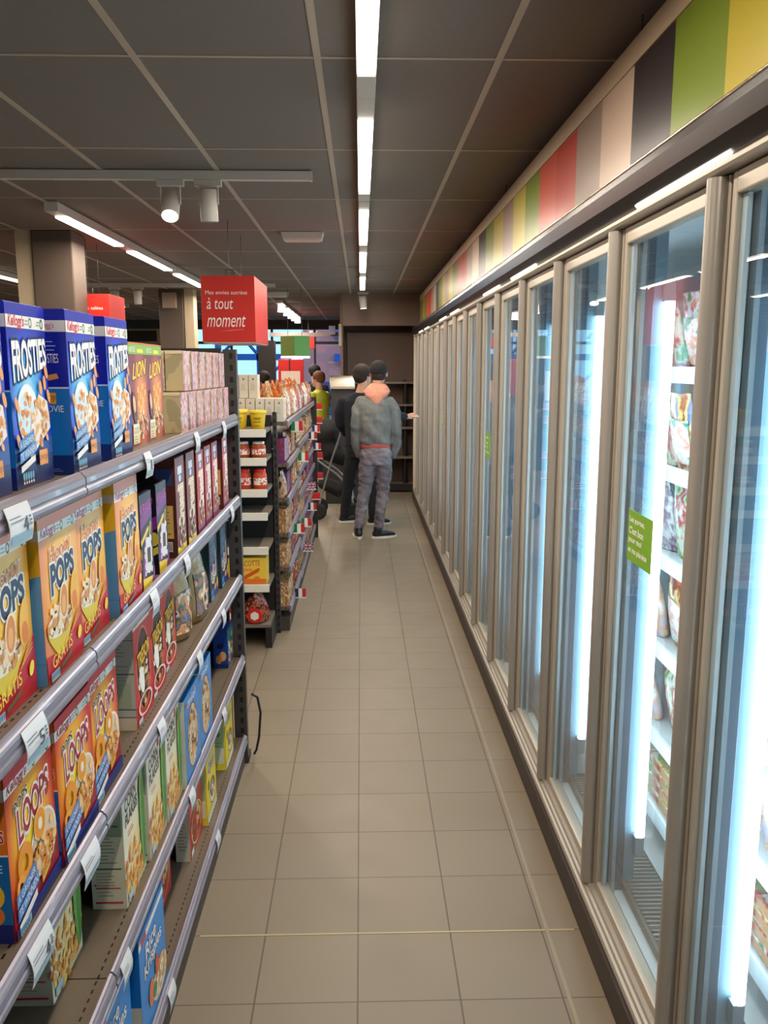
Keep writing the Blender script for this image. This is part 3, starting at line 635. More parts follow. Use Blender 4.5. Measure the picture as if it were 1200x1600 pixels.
put(pr_loops, -.561, 1.444, z, 'orange loops cereal box in the middle of its row with a full front', G)
put(pr_loops, -.568, 1.650, z, 'orange loops cereal box last of the row, next to a gap', G)
G = 'red chocolate pillow cereal boxes'
put(pr_tresor, -.580, 2.045, z, 'red chocolate pillow box, nearest, its pale printed side facing the viewer', G)
put(pr_tresor, -.585, 2.225, z, 'red chocolate pillow box half hidden behind the pale-sided one', G)
put(pr_tresor, -.598, 2.43, z, 'red chocolate pillow box beside the cereal bags', G)
G = 'dark coco cereal boxes'
put(pr_coco, -.600, 3.225, z, 'dark blue and brown coco cereal box beside the cereal bags', G)
put(pr_coco, -.592, 3.440, z, 'dark coco cereal box at the shelf end post', G)
z = SH[3]; G = 'corn flakes boxes'
put(pr_corn, -.640, 1.545, z, 'corn flakes box pushed back, glimpsed under the price rail', G)
put(pr_corn, -.574, 1.856, z, 'corn flakes box with its pale grey side showing fully', G)
put(pr_corn, -.566, 2.056, z, 'corn flakes box in the middle of three upright ones', G)
put(pr_corn, -.561, 2.244, z, 'corn flakes box beside the light blue boxes', G)
G = 'light blue honey ring boxes'
put(pr_blue, -.546, 2.435, z, 'light blue honey ring box beside the corn flakes', G)
put(pr_blue, -.548, 2.675, z, 'light blue honey ring box farther along its row', G)
put(pr_blue, -.63, 2.64, z, 'light blue honey ring box behind the front row', G)
put(pr_bisc, -.585, 3.50, z, 'small deep blue biscuit box at the end of its shelf', None)
del pr_bisc['group']
z = SH[4]; G = 'sky blue puffed rice boxes'
put(pr_rice, -.565, 1.560, z, 'sky blue puffed rice box at the bottom edge of the picture', G)
put(pr_rice, -.550, 1.845, z, 'sky blue puffed rice box beyond the first on the bottom shelf', G)
G = 'red berry cereal boxes'
put(pr_berry, -.632, 2.300, z, 'red berry cereal box pushed back on the bottom shelf', G)
put(pr_berry, -.594, 2.655, z, 'red berry cereal box standing forward on the bottom shelf', G)
G = 'yellow chocolate cereal boxes'
put(pr_yell, -.577, 2.885, z, 'yellow chocolate cereal box with its front to the aisle', G)
put(pr_yell, -.577, 3.32, z, 'yellow chocolate cereal box at the shelf end, pale green side showing', G)

# small wrapped multipacks (top shelf, right end)
m_tan = pack_mat('wrap_tan', [(176, 160, 124), (190, 174, 136), (166, 156, 124), (206, 190, 152)], 14, 0.12)
m_str = pack_mat('wrap_striped', [(150, 110, 170), (240, 226, 232), (214, 90, 110), (244, 236, 236), (226, 150, 160), (240, 232, 236), (90, 80, 150)], 85, 0.12, (1, 1.0, .12), 2)
def multipack():
    mb = MB().box(-.03, .03, -.052, .052, 0, .132)
    o = mb.build('wrapped_multipack', m_tan, None, .002)
    MB().box(.0302, .0312, -.0518, .0518, .001, .131).build('printed_face', m_str, o)
    MB().box(-.028, .028, -.0532, -.0524, .122, .1325).build('wrap_fold', mat('film_white', (226, 212, 180), .15), o)
    return o
mp = multipack(); tag(mp, 'x', 'snack pack', 'clear-wrapped multipacks'); KIDS[mp.name] = [c for c in bpy.data.objects if c.parent == mp]
first = True
def mput(x, y, z, label):
    global first
    if first: o = mp; first = False
    else:
        o = mp.copy(); col.objects.link(o)
        for k in KIDS[mp.name]:
            c = k.copy(); col.objects.link(c); c.parent = o
    o.location = (x, y, z); o['label'] = label
ordn = ['first', 'second', 'third', 'fourth', 'fifth', 'sixth', 'seventh', 'eighth', 'ninth', 'tenth', 'eleventh', 'twelfth', 'thirteenth', 'fourteenth', 'fifteenth', 'sixteenth', 'seventeenth', 'eighteenth', 'nineteenth', 'twentieth']
for j in range(7): mput(-.612 + .006 * j, 2.79 + j * .1065, SH[0], 'clear-wrapped pack with striped face, %s from the near end of the bottom tier' % ordn[j])
for j in range(6): mput(-.614 + .006 * j, 2.86 + j * .1065, SH[0] + .134, 'clear-wrapped pack with striped face, %s from the near end of the top tier' % ordn[j])
for j in range(3): mput(-.676 - .064 * j, 2.79, SH[0], 'clear-wrapped tan pack end, %s behind the front column in the bottom tier' % ordn[j])
for j in range(3): mput(-.678 - .064 * j, 2.86, SH[0] + .134, 'clear-wrapped tan pack end, %s behind the front column in the top tier' % ordn[j])

# cereal bags
def bag_rings(w, d, h, n=20, crimp=.03, seed=1, sharp=1.0):
    rn = random.Random(seed); rings = []
    lev = [0, .004, .03, .12, .3, .5, .7, .85, .93, 1.0]
    dd = [.55, .8, .95, 1, 1, .95, .8, .5, .14, .08]; ww = [.86, .94, .98, 1, 1, 1, .98, .95, .93, .96]
    ph = rn.uniform(0, 6)
    for l, a, b in zip(lev, dd, ww):
        r = []
        for k in range(n):
            t = 2 * PI * k / n; c, s = math.cos(t), math.sin(t)
            e = .62 * sharp + .38
            x = math.copysign(abs(c) ** .75, c) * d / 2 * a; y = math.copysign(abs(s) ** e, s) * w / 2 * b
            x *= 1 + .10 * math.sin(3 * t + ph + l * 5) + .05 * math.sin(7 * t + l * 11 + ph)
            r.append((x, y, l * h + .004 * math.sin(2 * t + ph) * (l > .5)))
        rings.append(r)
    return rings
def bag(name, label, cat, w, d, h, m, seed=1, label_m=None, parts=True):
    mb = MB().loft(bag_rings(w, d, h, seed=seed)); o = mb.build(name, m); tag(o, label, cat)
    if label_m and parts:
        # printed panel following the belly of the bag, on +X side
        rn = bag_rings(w * 1.0, d + .003, h, seed=seed)
        g = MB(); n = 20; sel = [17, 18, 19, 0, 1, 2, 3]
        rows = rn[3:7]; vs = [row[k] for row in rows for k in sel]; fs = []
        for i in range(len(rows) - 1):
            for j in range(len(sel) - 1):
                a = i * len(sel) + j; fs.append((a, a + 1, a + 1 + len(sel), a + len(sel)))
        g.add([(x + .002, y, z) for x, y, z in vs], fs, 0, True); g.build('printed_label', label_m, o)
    return o
m_gold = mat('bag_gold', (150, 122, 84), .25, .5, var=.15, vscale=30)
m_cocobag = pack_mat('bag_print', [(96, 66, 46), (226, 214, 196), (206, 140, 90), (60, 86, 66), (150, 100, 66), (70, 96, 150)], 20, .25, (1, 1, .8))
b = bag('cereal_bag', 'brown gold cereal bag beside the red chocolate box, nearest of two', 'cereal bag', .15, .07, .235, m_gold, 3, m_cocobag); b.location = (-.635, 2.79, SH[2]); b.rotation_euler.z = -.25; b['group'] = 'foil cereal bags'
b = bag('cereal_bag', 'brown gold cereal bag with pale print, closest to the coco box', 'cereal bag', .17, .075, .255, m_gold, 5, m_cocobag); b.location = (-.62, 3.02, SH[2]); b.rotation_euler.z = -.12; b['group'] = 'foil cereal bags'

# ================================================================== NEAR GONDOLA
M_blk = mat('shelf_black', (40, 38, 38), .5, .2)
def perforated():
    m = bpy.data.materials.new('shelf_perforated'); m.use_nodes = True; nt = m.node_tree; b = nt.nodes['Principled BSDF']; b.inputs['Roughness'].default_value = .45
    tc = nt.nodes.new('ShaderNodeTexCoord'); sp = nt.nodes.new('ShaderNodeSeparateXYZ'); nt.links.new(tc.outputs['Object'], sp.inputs[0])
    fy = mathn(nt, 'LESS_THAN', mathn(nt, 'FRACT', mathn(nt, 'DIVIDE', mathn(nt, 'ADD', sp.outputs[1], 10.0), .025)), .5)
    fx = mathn(nt, 'LESS_THAN', mathn(nt, 'ABSOLUTE', mathn(nt, 'ADD', sp.outputs[0], .030)), .0022)
    g = mathn(nt, 'MULTIPLY', fx, fy)
    mx = nt.nodes.new('ShaderNodeMix'); mx.data_type = 'RGBA'; nt.links.new(g, mx.inputs[0]); mx.inputs[6].default_value = lin((104, 92, 78)); mx.inputs[7].default_value = lin((14, 12, 10))
    nt.links.new(mx.outputs[2], b.inputs['Base Color']); return m
M_perf = perforated()
def slotted():
    m = bpy.data.materials.new('upright_slotted'); m.use_nodes = True; nt = m.node_tree; b = nt.nodes['Principled BSDF']; b.inputs['Roughness'].default_value = .4
    tc = nt.nodes.new('ShaderNodeTexCoord'); sp = nt.nodes.new('ShaderNodeSeparateXYZ'); nt.links.new(tc.outputs['Object'], sp.inputs[0])
    fz = mathn(nt, 'LESS_THAN', mathn(nt, 'FRACT', mathn(nt, 'DIVIDE', mathn(nt, 'ADD', sp.outputs[2], 10.0), .05)), .5)
    fx = mathn(nt, 'LESS_THAN', mathn(nt, 'ABSOLUTE', mathn(nt, 'SUBTRACT', sp.outputs[0], 0.0)), .007)
    g = mathn(nt, 'MULTIPLY', fx, fz)
    mx = nt.nodes.new('ShaderNodeMix'); mx.data_type = 'RGBA'; nt.links.new(g, mx.inputs[0]); mx.inputs[6].default_value = lin((62, 58, 58)); mx.inputs[7].default_value = lin((8, 8, 8))
    nt.links.new(mx.outputs[2], b.inputs['Base Color']); return m
M_slot = slotted()
M_rail = mat('price_rail_plastic', (138, 132, 146), .30, .25, coat=.2)
M_rail2 = mat('price_rail_plain', (150, 140, 150), .3, .2)
def rail_prof():
    return [(-.006, .012), (-.002, .015), (.003, .013), (.005, .009), (.0085, .007), (.0105, .002), (.011, -.008), (.0095, -.012), (.0095, -.015), (.012, -.018), (.0125, -.024), (.011, -.030), (.007, -.035), (.000, -.037), (-.004, -.034), (-.004, .0)]
def gondola(name, label, x0, x1, ya, yb, shelves, bays, height, two_side=False):
    """x0 shelf front (aisle), x1 back panel"""
    t = thing(name, (0, 0, 0), label, 'shelving unit')
    MB().box(x1 - .02, x1, ya, yb, 0.0, height).build('back_panel', M_blk, t)
    MB().box(x1, x0 - .004, ya, yb, 0.0, .094).build('base_plinth', mat('plinth_brown', (72, 62, 54), .55), t)
    for i in range(len(bays) - 1):
        y0, y1 = bays[i], bays[i + 1]; lv = shelves[i]
        for z in lv:
            s = MB().box(-(x0 - x1), -.008, 0.002, y1 - y0 - .002, -.022, 0).build('shelf', [M_perf], t, 0, (x0, y0, z))
            MB().extr(rail_prof(), 'Y', .003, y1 - y0 - .003, 0, False).build('price_rail', M_rail, s)
    for y in bays[:-1]:
        MB().box(x1, x1 + .03, y - .015, y + .015, 0, height).build('upright', M_blk, t)
    return t
gondola('shelving_unit', 'near dark shelving unit on the left filled with cereal boxes', -.543, -1.03, -.3, 3.64, [SH, SH, SH], [-.3, 0.5, 1.62, 3.64], 1.62)
# its end frame: black panel with slotted uprights
t = thing('partition', (0, 0, 0), 'black end panel with slotted upright closing the cereal shelving', 'end panel')
MB().box(-1.5, -.60, 3.655, 3.675, 0.0, 1.895).build('panel', mat('end_panel_black', (34, 31, 29), .55), t)
for x in (-1.52, -.555):
    MB().box(-.035, -.008, -.02, .02, 0, 1.89).box(-.008, .022, -.02, .02, 0, 1.89).build('upright', M_slot, t, 0, (x, 3.67, 0))
MB().box(-.58, -.53, 3.655, 3.74, 0, .03).build('foot', M_blk, t)
# shopping-basket-like strap on the floor side of the end frame (dark cable)
o = MB().path([(-.515, 3.70, .32), (-.49, 3.71, .30), (-.478, 3.72, .22), (-.488, 3.72, .10), (-.50, 3.71, .04), (-.512, 3.70, .02)], .006, 8).build('hanging_strap', P((30, 30, 34)))
tag(o, 'thin dark strap hanging beside the foot of the cereal shelving end', 'strap')

# price labels
def price_label(loc, label, digit=None, big=False, dark=False):
    t = thing('price_label', loc, label, 'price label', 'price labels on the cereal shelf rails')
    pts = []
    for k in range(7):
        a = k / 6.0; pts.append((.011 + .006 * math.sin(a * PI) + .004 * a, .010 - .062 * a))
    prof = pts + [(x - .0012, z) for x, z in reversed(pts)]
    h = .033 if not big else .045
    MB().extr(prof, 'Y', -h, h, 0, False).build('card', P((222, 222, 226)), t)
    p = Print(); p.lines(-h + .004, -.008, h * .5, 2, .006, (120, 124, 130), .0015); p.rect(-h + .004, -.046, h - .004, -.034, (150, 190, 210))
    if digit: p.text(digit, h * .1, -.034, h * .55, -.010, (60, 70, 84)); p.lines(h * .62, -.014, h * .9, 3, .006, (90, 100, 110), .003)
    p.build('printed_price', lambda u, v, e: (.0155 + .006 * math.sin(min(1, max(0, (.010 - v) / .062)) * PI) + .004 * (.010 - v) / .062 - .004 + e, u, v), t)
LB = [(0, 1.285, 'left end of the top rail', '4', True), (0, 2.085, 'top rail below the last blue box', '1', False), (0, 2.71, 'top rail below the wrapped packs', None, False), (0, 3.25, 'top rail near the end post', None, False),
      (1, 1.285, 'second rail at the left picture edge', '5', True), (1, 2.08, 'second rail under the last honey pops box', None, False), (1, 2.485, 'second rail under the brown crunch box', None, False), (1, 3.38, 'second rail near the end post', None, False),
      (2, 1.245, 'third rail in the lower left corner', '4', True), (2, 1.50, 'third rail, tilted out beside the loops row', None, True), (2, 2.09, 'third rail over the middle corn flakes box', None, False), (2, 2.62, 'third rail above the light blue boxes', None, False), (2, 3.10, 'third rail near the deep blue biscuit box', None, False),
      (3, 1.68, 'fourth rail above the sky blue boxes', None, False), (3, 2.42, 'fourth rail above the red berry box', None, False), (3, 3.04, 'fourth rail above the yellow boxes', None, False),
      (4, 2.06, 'lowest rail at the bottom of the picture', None, False), (4, 2.82, 'lowest rail by the red berry boxes', None, False)]
for l, y, tx, dg_, big in LB: price_label((-.543, y, SH[l] - .004), 'small white price label on the ' + tx, dg_, big)

# ================================================================== FREEZERS
M_alu = mat('door_aluminium', (186, 177, 162), .38, .15)
M_alu2 = mat('handle_aluminium', (172, 166, 156), .30, .25)
M_gas = mat('door_gasket', (70, 64, 58), .6)
M_kick = mat('kick_brown', (58, 48, 42), .5)
M_liner = mat('freezer_liner', (226, 234, 238), .35)
M_mull = mat('mullion_inner', (150, 168, 180), .3, .2)
M_fg = glass_mat('freezer_glass', (0.95, 0.99, 1.0), .045)
M_tube = mat('freezer_tube', (235, 248, 255), .3, emit=TUBE, ecol=COOL)
PIT = 0.70; Y0 = 0.365; NU = 4; DZ0, DZ1 = 0.135, 2.205
ulab = ['nearest freezer cabinet with four tall glass doors, cut by the right picture edge', 'second freezer cabinet along the aisle with four glass doors', 'third freezer cabinet with four glass doors, its glass barely visible', 'farthest freezer cabinet with four glass doors next to the dark end shelves']
FSH = [1.80, 1.49, 1.20, .90, .60]
units = []
def freezer_unit(iu):
    ys = Y0 + iu * 4 * PIT
    t = thing('freezer_cabinet', (0, ys, 0), ulab[iu], 'freezer', 'glass door freezers along the right wall'); L = 4 * PIT
    MB().box(.705, 1.56, .001, L - .001, 0.012, .105).build('kick_plate', M_kick, t)
    MB().extr([(.716, .105), (.712, .118), (.716, .128), (.724, .130), (.728, .138), (.736, .140), (.740, .148), (.752, .150), (.80, .150), (.80, .105)], 'Y', .001, L - .001, 0, False).build('bumper_rail', M_alu2, t)
    # hollow white cabinet
    MB().box(1.50, 1.56, .001, L - .001, .105, 2.30, 0).box(.80, 1.50, .001, L - .001, .105, .16, 0).box(.80, 1.50, .001, L - .001, 2.22, 2.30, 0).box(.86, 1.50, .001, .012, .16, 2.22, 0).box(.86, 1.50, L - .012, L - .001, .16, 2.22, 0).build('cabinet_body', M_liner, t)
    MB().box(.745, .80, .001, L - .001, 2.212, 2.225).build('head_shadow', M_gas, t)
    MB().extr([(.728, 2.208), (.722, 2.214), (.722, 2.222), (.730, 2.228), (.80, 2.228), (.80, 2.208)], 'Y', .001, L - .001).build('head_rail', M_alu, t)
    cn = MB().extr([(.735, 2.228), (.700, 2.262), (.690, 2.300), (.692, 2.318), (.705, 2.330), (.80, 2.336), (.80, 2.228)], 'Y', .001, L - .001)
    cn.build('canopy', mat('canopy_gloss_black', (16, 13, 12), .26), t)
    MB().path([(.693, .001, 2.322), (.693, L - .001, 2.322)], .004, 8).build('canopy_lip', mat('chrome_lip', (200, 186, 164), .15, .9), t)
    # led strips under the canopy
    k0 = math.ceil((ys - 1.72) / .93); y = 1.72 + .93 * k0
    while y + .57 < ys + L:
        MB().extr([(.728, 2.229), (.722, 2.236), (.728, 2.240), (.735, 2.234)], 'Y', y - ys, y - ys + .57).build('led_strip', mat('canopy_led', (255, 245, 230), .3, emit=5.0, ecol=(1, .93, .80)), t)
        y += .93
    # return air grille at the bottom
    MB().box(.83, .96, .02, L - .02, .16, .19).build('air_grille', mat('grille_grey', (120, 118, 112), .4, .4), t)
    gm = MB()
    for i in range(int((L - .06) / .02)): gm.box(.84, .95, .03 + i * .02, .036 + i * .02, .19, .197)
    gm.build('grille_slats', mat('grille_slat', (176, 178, 176), .35, .4), t)
    for z in FSH + [.34]:
        s = MB().box(.985, 1.49, .016, L - .016, z - .02, z).build('shelf', mat('freezer_shelf', (210, 220, 226), .4), t)
        MB().box(.975, .985, .016, L - .016, z - .032, z + .018).build('price_strip', mat('freezer_price_strip', (226, 238, 244), .3), s)
        g = MB()
        for i in range(int(L / .17)): g.box(.978, .9795, .06 + i * .17, .14 + i * .17, z - .03, z + .02)
    for k in range(5):
        yc = k * PIT; yy0 = max(.002, yc - .045); yy1 = min(L - .002, yc + .045)
        if k in (0, 4): yy0, yy1 = (yc + .002, yc + .04) if k == 0 else (yc - .04, yc - .002)
        m_ = MB().box(.800, .832, yy0, yy1, .16, 2.22).build('mullion', mat('mullion_front', (78, 96, 112), .35, .2), t, .003)
        MB().box(.832, .866, yy0 + .004 * (k > 0), yy1 - .004 * (k < 4), .16, 2.22).build('mullion_cover', mat('mullion_cover', (120, 152, 170), .4), m_)
        for sgn in ((-1, 1) if 0 < k < 4 else ((1,) if k == 0 else (-1,))):
            yt = (yy0 if sgn < 0 else yy1) + sgn * .016
            MB().path([(.872, yt, .36), (.872, yt, 2.0)], .015, 10).build('light_tube', M_tube, m_)
            MB().box(.855, .882, yt - .014, yt + .014, .30, .36).box(.855, .882, yt - .014, yt + .014, 2.0, 2.06).build('tube_holder', M_mull, m_)
    return t
def door(t, k):
    y0 = k * PIT + .008; y1 = (k + 1) * PIT - .006; fw = .020
    d = MB(); X0, X1 = .752, .790
    hh = .055
    d.box(X0, X1, y1 - fw, y1, DZ0, DZ1).box(X0, X1, y0, y0 + fw + .012, DZ0, DZ1).box(X0, X1, y0 + fw, y1 - fw, DZ0, DZ0 + .045).box(X0, X1, y0 + fw, y1 - fw, DZ1 - .045, DZ1)
    D = d.build('door', M_alu, t, .004)
    MB().box(.764, .778, y0 + fw + .012, y1 - fw, DZ0 + .045, DZ1 - .045).build('glass_pane', M_fg, D)
    MB().box(.766, .776, y1 - fw - .024, y1 - fw - .0005, DZ0 + .046, DZ1 - .046).box(.766, .776, y0 + fw + .0125, y0 + fw + .030, DZ0 + .046, DZ1 - .046).build('glass_spacer', mat('glass_spacer', (196, 212, 222), .3, .3), D)
    prof = []
    for i in range(9):
        a = PI * i / 8; prof.append((.752 - .034 * math.sin(a) ** .8, y0 + .030 - .026 * math.cos(a)))
    MB().extr(prof, 'Z', DZ0 + .012, DZ1 - .004, 0, True).build('handle', M_alu2, D)
    MB().box(X1, X1 + .012, y0 + .006, y0 + .05, DZ0 + .01, DZ1 - .01).box(X1, X1 + .012, y1 - .05, y1 - .006, DZ0 + .01, DZ1 - .01).build('gasket', M_mull, D)
    MB().box(.760, .800, y1 + .001, y1 + .004, DZ0, DZ1).build('seal', M_gas, D)
    MB().box(.744, .752, y1 - .02, y1 + .004, DZ0 - .012, DZ0 + .004).build('hinge', M_alu2, D)
t0 = freezer_unit(0)
for k in range(4): door(t0, k)
units = [t0]
for iu in range(1, 4):
    tu = freezer_unit(iu); units.append(tu)
    for k in range(4): door(tu, k)
# green door stickers
pg = Print()
for i, (s1, wd) in enumerate([('Les portes,', .105), ("C'est bon", .10), ('pour moi', .09), ('et ma planète', .13)]):
    pg.text(s1, .014, .108 - i * .029, .018 + wd * 1.15, .128 - i * .029, (244, 250, 230), bold=.03)
st = None
for iu in range(4):
    y = Y0 + iu * 4 * PIT + 2.47 - .365 - .365 + .0
    yy = 2.10 + iu * 2.8 - 0.0
    o = MB().box(-.0006, .0006, 0, .20, 0, .145).build('door_sticker', P((128, 180, 50))); o.location = (.7630, yy + .035, 1.275)
    # print faces -X and reads with Y decreasing
    pg.build('printed_text', lambda u, v, e: (-.0006 - e, .20 - u, v), o)
    tag(o, ['bright green sticker with white text on a near freezer door', 'green sticker on a freezer door in the second cabinet', 'small olive green sticker on a distant freezer door', 'green sticker on a door of the farthest cabinet'][iu], 'sticker', 'green stickers on the freezer doors')
# fascia with coloured stripes
SC = [(196, 178, 52), (122, 142, 36), (44, 36, 40), (206, 180, 158), (158, 138, 122), (190, 62, 50), (204, 84, 66), (122, 142, 40), (196, 182, 70), (164, 138, 122)]
fa = MB(); st = .326; y = 1.948 - st * 12; i = -12
while y < 11.56:
    a = max(y, -.6); b = min(y + st, 11.56)
    if b > a: fa.box(.80, .83, a, b, 2.34, 2.682, i % 10 if False else (i + 1) % 10)
    y += st; i += 1
o = fa.build('striped_fascia', [mat('fascia_%d' % i, c, .28) for i, c in enumerate(SC)]); tag(o, 'long striped sign board in yellow, green, black, cream and red above the freezers', 'sign board')
MB().box(.795, .835, -.6, 11.56, 2.682, 2.752).build('top_trim', mat('fascia_trim', (190, 168, 138), .5), o)
MB().box(.81, .90, -.6, 11.56, 2.30, 2.34).build('fascia_base', M_gas, o)
for yy in (2.6, 4.9, 7.2, 9.5): MB().tube((.815, yy, 2.75), (.815, yy, HC - .003), .003, n=8).build('suspension_wire', M_gas, o)
# end panel of the freezer row
tag(MB().box(.72, 1.56, 11.570, 11.61, .012, 2.30).build('freezer_end_panel', mat('end_cream', (214, 200, 176), .4)), 'pale end panel closing the far side of the freezer row', 'end panel')

# frozen goods
palF = [[(230, 236, 240), (210, 120, 60), (150, 60, 50), (240, 210, 130), (120, 130, 160)], [(220, 232, 230), (60, 130, 80), (236, 236, 236), (190, 60, 60), (160, 180, 120)], [(150, 40, 60), (230, 226, 236), (120, 90, 120), (240, 240, 240), (90, 50, 70)],
        [(236, 232, 226), (214, 60, 50), (240, 220, 160), (170, 190, 110), (250, 250, 250)], [(120, 110, 140), (190, 180, 200), (220, 150, 90), (240, 236, 230), (90, 80, 110)], [(60, 120, 80), (120, 170, 80), (220, 230, 210), (180, 60, 50), (240, 240, 240)]]
FM = [pack_mat('frozen_print_%d' % i, p, 17, .2, (1, 1, .7), 6, 'LINEAR') for i, p in enumerate(palF)]
FLAB = pack_mat('frozen_label', [(240, 240, 236), (60, 140, 96), (238, 238, 238), (236, 150, 120), (240, 240, 240)], 13, .3, (1, .7, 1.4), 5, 'LINEAR')
fbag = []
for i in range(6):
    o = bag('frozen_food_bag', 'x', 'frozen food bag', .19, .06, .245, FM[i], 10 + i, FLAB if i in (0, 1, 3) else None); o.rotation_euler.z = PI
    fbag.append(o); KIDS[o.name] = [c for c in bpy.data.objects if c.parent == o]
fbox = []
for i in range(3):
    o = MB().box(-.13, .13, -.095, .095, 0, .036).box(-.128, .128, -.093, .093, .036, .037).build('frozen_food_box', [FM[(i * 2 + 3) % 6]], None, .002); tag(o, 'x', 'frozen food box')
    s_ = Print(); s_.rect(0, .004, .19, .030, (196, 150, 110)); s_.rect(.02, .008, .08, .026, (170, 60, 50)); s_.build('front_artwork', lambda u, v, e: (-.13 - e, .095 - u, v), o)
    fbox.append(o); KIDS[o.name] = [c for c in bpy.data.objects if c.parent == o]
usedF = set(); cntF = {}
def fput(p, loc, rot, label, group):
    o = p
    if p.name in usedF:
        o = p.copy(); col.objects.link(o)
        for k in KIDS[p.name]:
            c = k.copy(); col.objects.link(c); c.parent = o
    else: usedF.add(p.name)
    o.location = loc; o.rotation_euler = rot; o['label'] = label; o['group'] = group; return o
rn = random.Random(11)
cnames = ['orange and white', 'green and white', 'wine red and lilac', 'red and cream', 'violet grey', 'dark green']
ulev = ['top shelf', 'second shelf', 'third shelf', 'fourth shelf', 'fifth shelf', 'bottom shelf']
dn = ['nearest visible door', 'second visible door', 'third visible door', 'fourth visible door', 'fifth visible door', 'sixth visible door', 'seventh visible door', 'eighth visible door', 'ninth visible door']
for kd in range(1, 10):
    ya = Y0 + kd * PIT; n = 3
    for li, z in enumerate(FSH):
        if kd > 5 and li % 2: continue
        for j in range(n):
            i = rn.randrange(6)
            yy = ya + .13 + j * .215
            fput(fbag[i], (1.055 + rn.uniform(-.01, .03), yy, z + .006), (0, .20 + rn.uniform(-.05, .08), PI + rn.uniform(-.2, .2)), '%s frozen bag, %s, %s, %s in its row' % (cnames[i], ulev[li], dn[kd - 1], ordn[j]), 'frozen bags leaning on the freezer shelves')
    for j in range(3):
        for q in range(4 if kd < 4 else 2):
            i = rn.randrange(3); fput(fbox[i], (1.135, ya + .13 + j * .215, .342 + q * .0385), (0, 0, rn.uniform(-.02, .02)), 'flat frozen food box, %s, %s stack, %s from below' % (dn[kd - 1], ordn[j], ordn[q]), 'flat frozen food boxes stacked in the freezer')

# ================================================================== SECOND GONDOLA AND ITS END CAP
B1 = [1.45, 1.17, .93, .69, .45, .17]; B2 = [1.45, 1.20, .99, .80, .58, .36, .14]
gondola('shelving_unit', 'distant shelving unit along the aisle full of pasta and snacks with flag markers', -.50, -.98, 5.63, 8.85, [B1, B2, B2], [5.63, 6.65, 7.75, 8.85], 1.50)
t = thing('end_cap_shelving', (0, 0, 0), 'short end-of-aisle shelving facing the viewer with white-fronted shelves', 'shelving unit')
MB().box(-1.42, -.60, 5.60, 5.62, 0.03, 1.50).build('back_panel', mat('endcap_black', (26, 24, 26), .6), t)
for x in (-1.44, -.575): MB().box(-.014, .014, -.02, .02, 0, 1.52).build('upright', M_slot, t, 0, (x, 5.60, 0))
m_wf = mat('shelf_front_white', (232, 226, 214), .3)
ECZ = [1.425, 1.245, 1.045, .895, .672, .425, .158]
for z in ECZ:
    s = MB().box(-1.42, -.598, 5.27, 5.60, z - .02, z).build('shelf', M_perf if False else mat('shelf_top_grey', (120, 108, 96), .45), t)
    if z > .2: MB().box(-1.42, -.598, 5.255, 5.27, z - .045, z + .006).build('shelf_front', m_wf, s, .003)
for x in (-1.38, -.61): MB().box(x - .02, x + .02, 5.27, 5.6, 0.0, .14).tube((x, 5.29, 0), (x, 5.29, .03), .02).build('foot', M_blk, t)
# yellow cups
def cup(first=[None]):
    mb = MB(); prof = [(.034, 0), (.040, .004), (.050, .098), (.056, .102), (.057, .114), (.054, .118)]
    rings = [[(r * math.cos(2 * PI * k / 20), r * math.sin(2 * PI * k / 20), z) for k in range(20)] for r, z in prof[:3]]
    o = mb.loft(rings).build('snack_cup', P((236, 196, 40), .35)); tag(o, 'x', 'cup')
    MB().loft([[(r * math.cos(2 * PI * k / 20), r * math.sin(2 * PI * k / 20), z) for k in range(20)] for r, z in prof[2:]]).build('cup_lid', P((246, 214, 60), .3), o)
    g = MB()
    for zz, a0, a1 in [(.07, -.5, .5), (.062, -.3, .4), (.045, -.5, .5), (.02, -.4, .3)]:
        r = .0405 + .0095 * zz / .098 * 1.05 + .0006; n = 6
        vs = []; fs = []
        for i in range(n + 1):
            a = -PI / 2 + a0 + (a1 - a0) * i / n; vs += [(r * math.cos(a), r * math.sin(a), zz), ((r + .0006) * math.cos(a), (r + .0006) * math.sin(a), zz + .004)]
        for i in range(n): fs.append((2 * i, 2 * i + 2, 2 * i + 3, 2 * i + 1))
        g.add(vs, fs)
    g.build('printed_lines', P((120, 90, 30)), o)
    return o
c0 = cup(); KIDS[c0.name] = [c for c in bpy.data.objects if c.parent == c0]; c0['group'] = 'yellow snack cups'
cl = ['yellow lidded cup on the end cap top shelf, right one', 'yellow lidded cup on the end cap top shelf, second from the right', 'yellow cup farther left on the end cap top shelf', 'yellow cup stacked behind the right-hand pair', 'yellow cup at the rear left of the end cap top shelf']
for i, (x, y) in enumerate([(-.655, 5.35), (-.775, 5.35), (-.90, 5.35), (-.79, 5.49), (-.92, 5.49)]):
    o = c0 if i == 0 else dup(c0); o.location = (x, y, 1.426); o['label'] = cl[i]
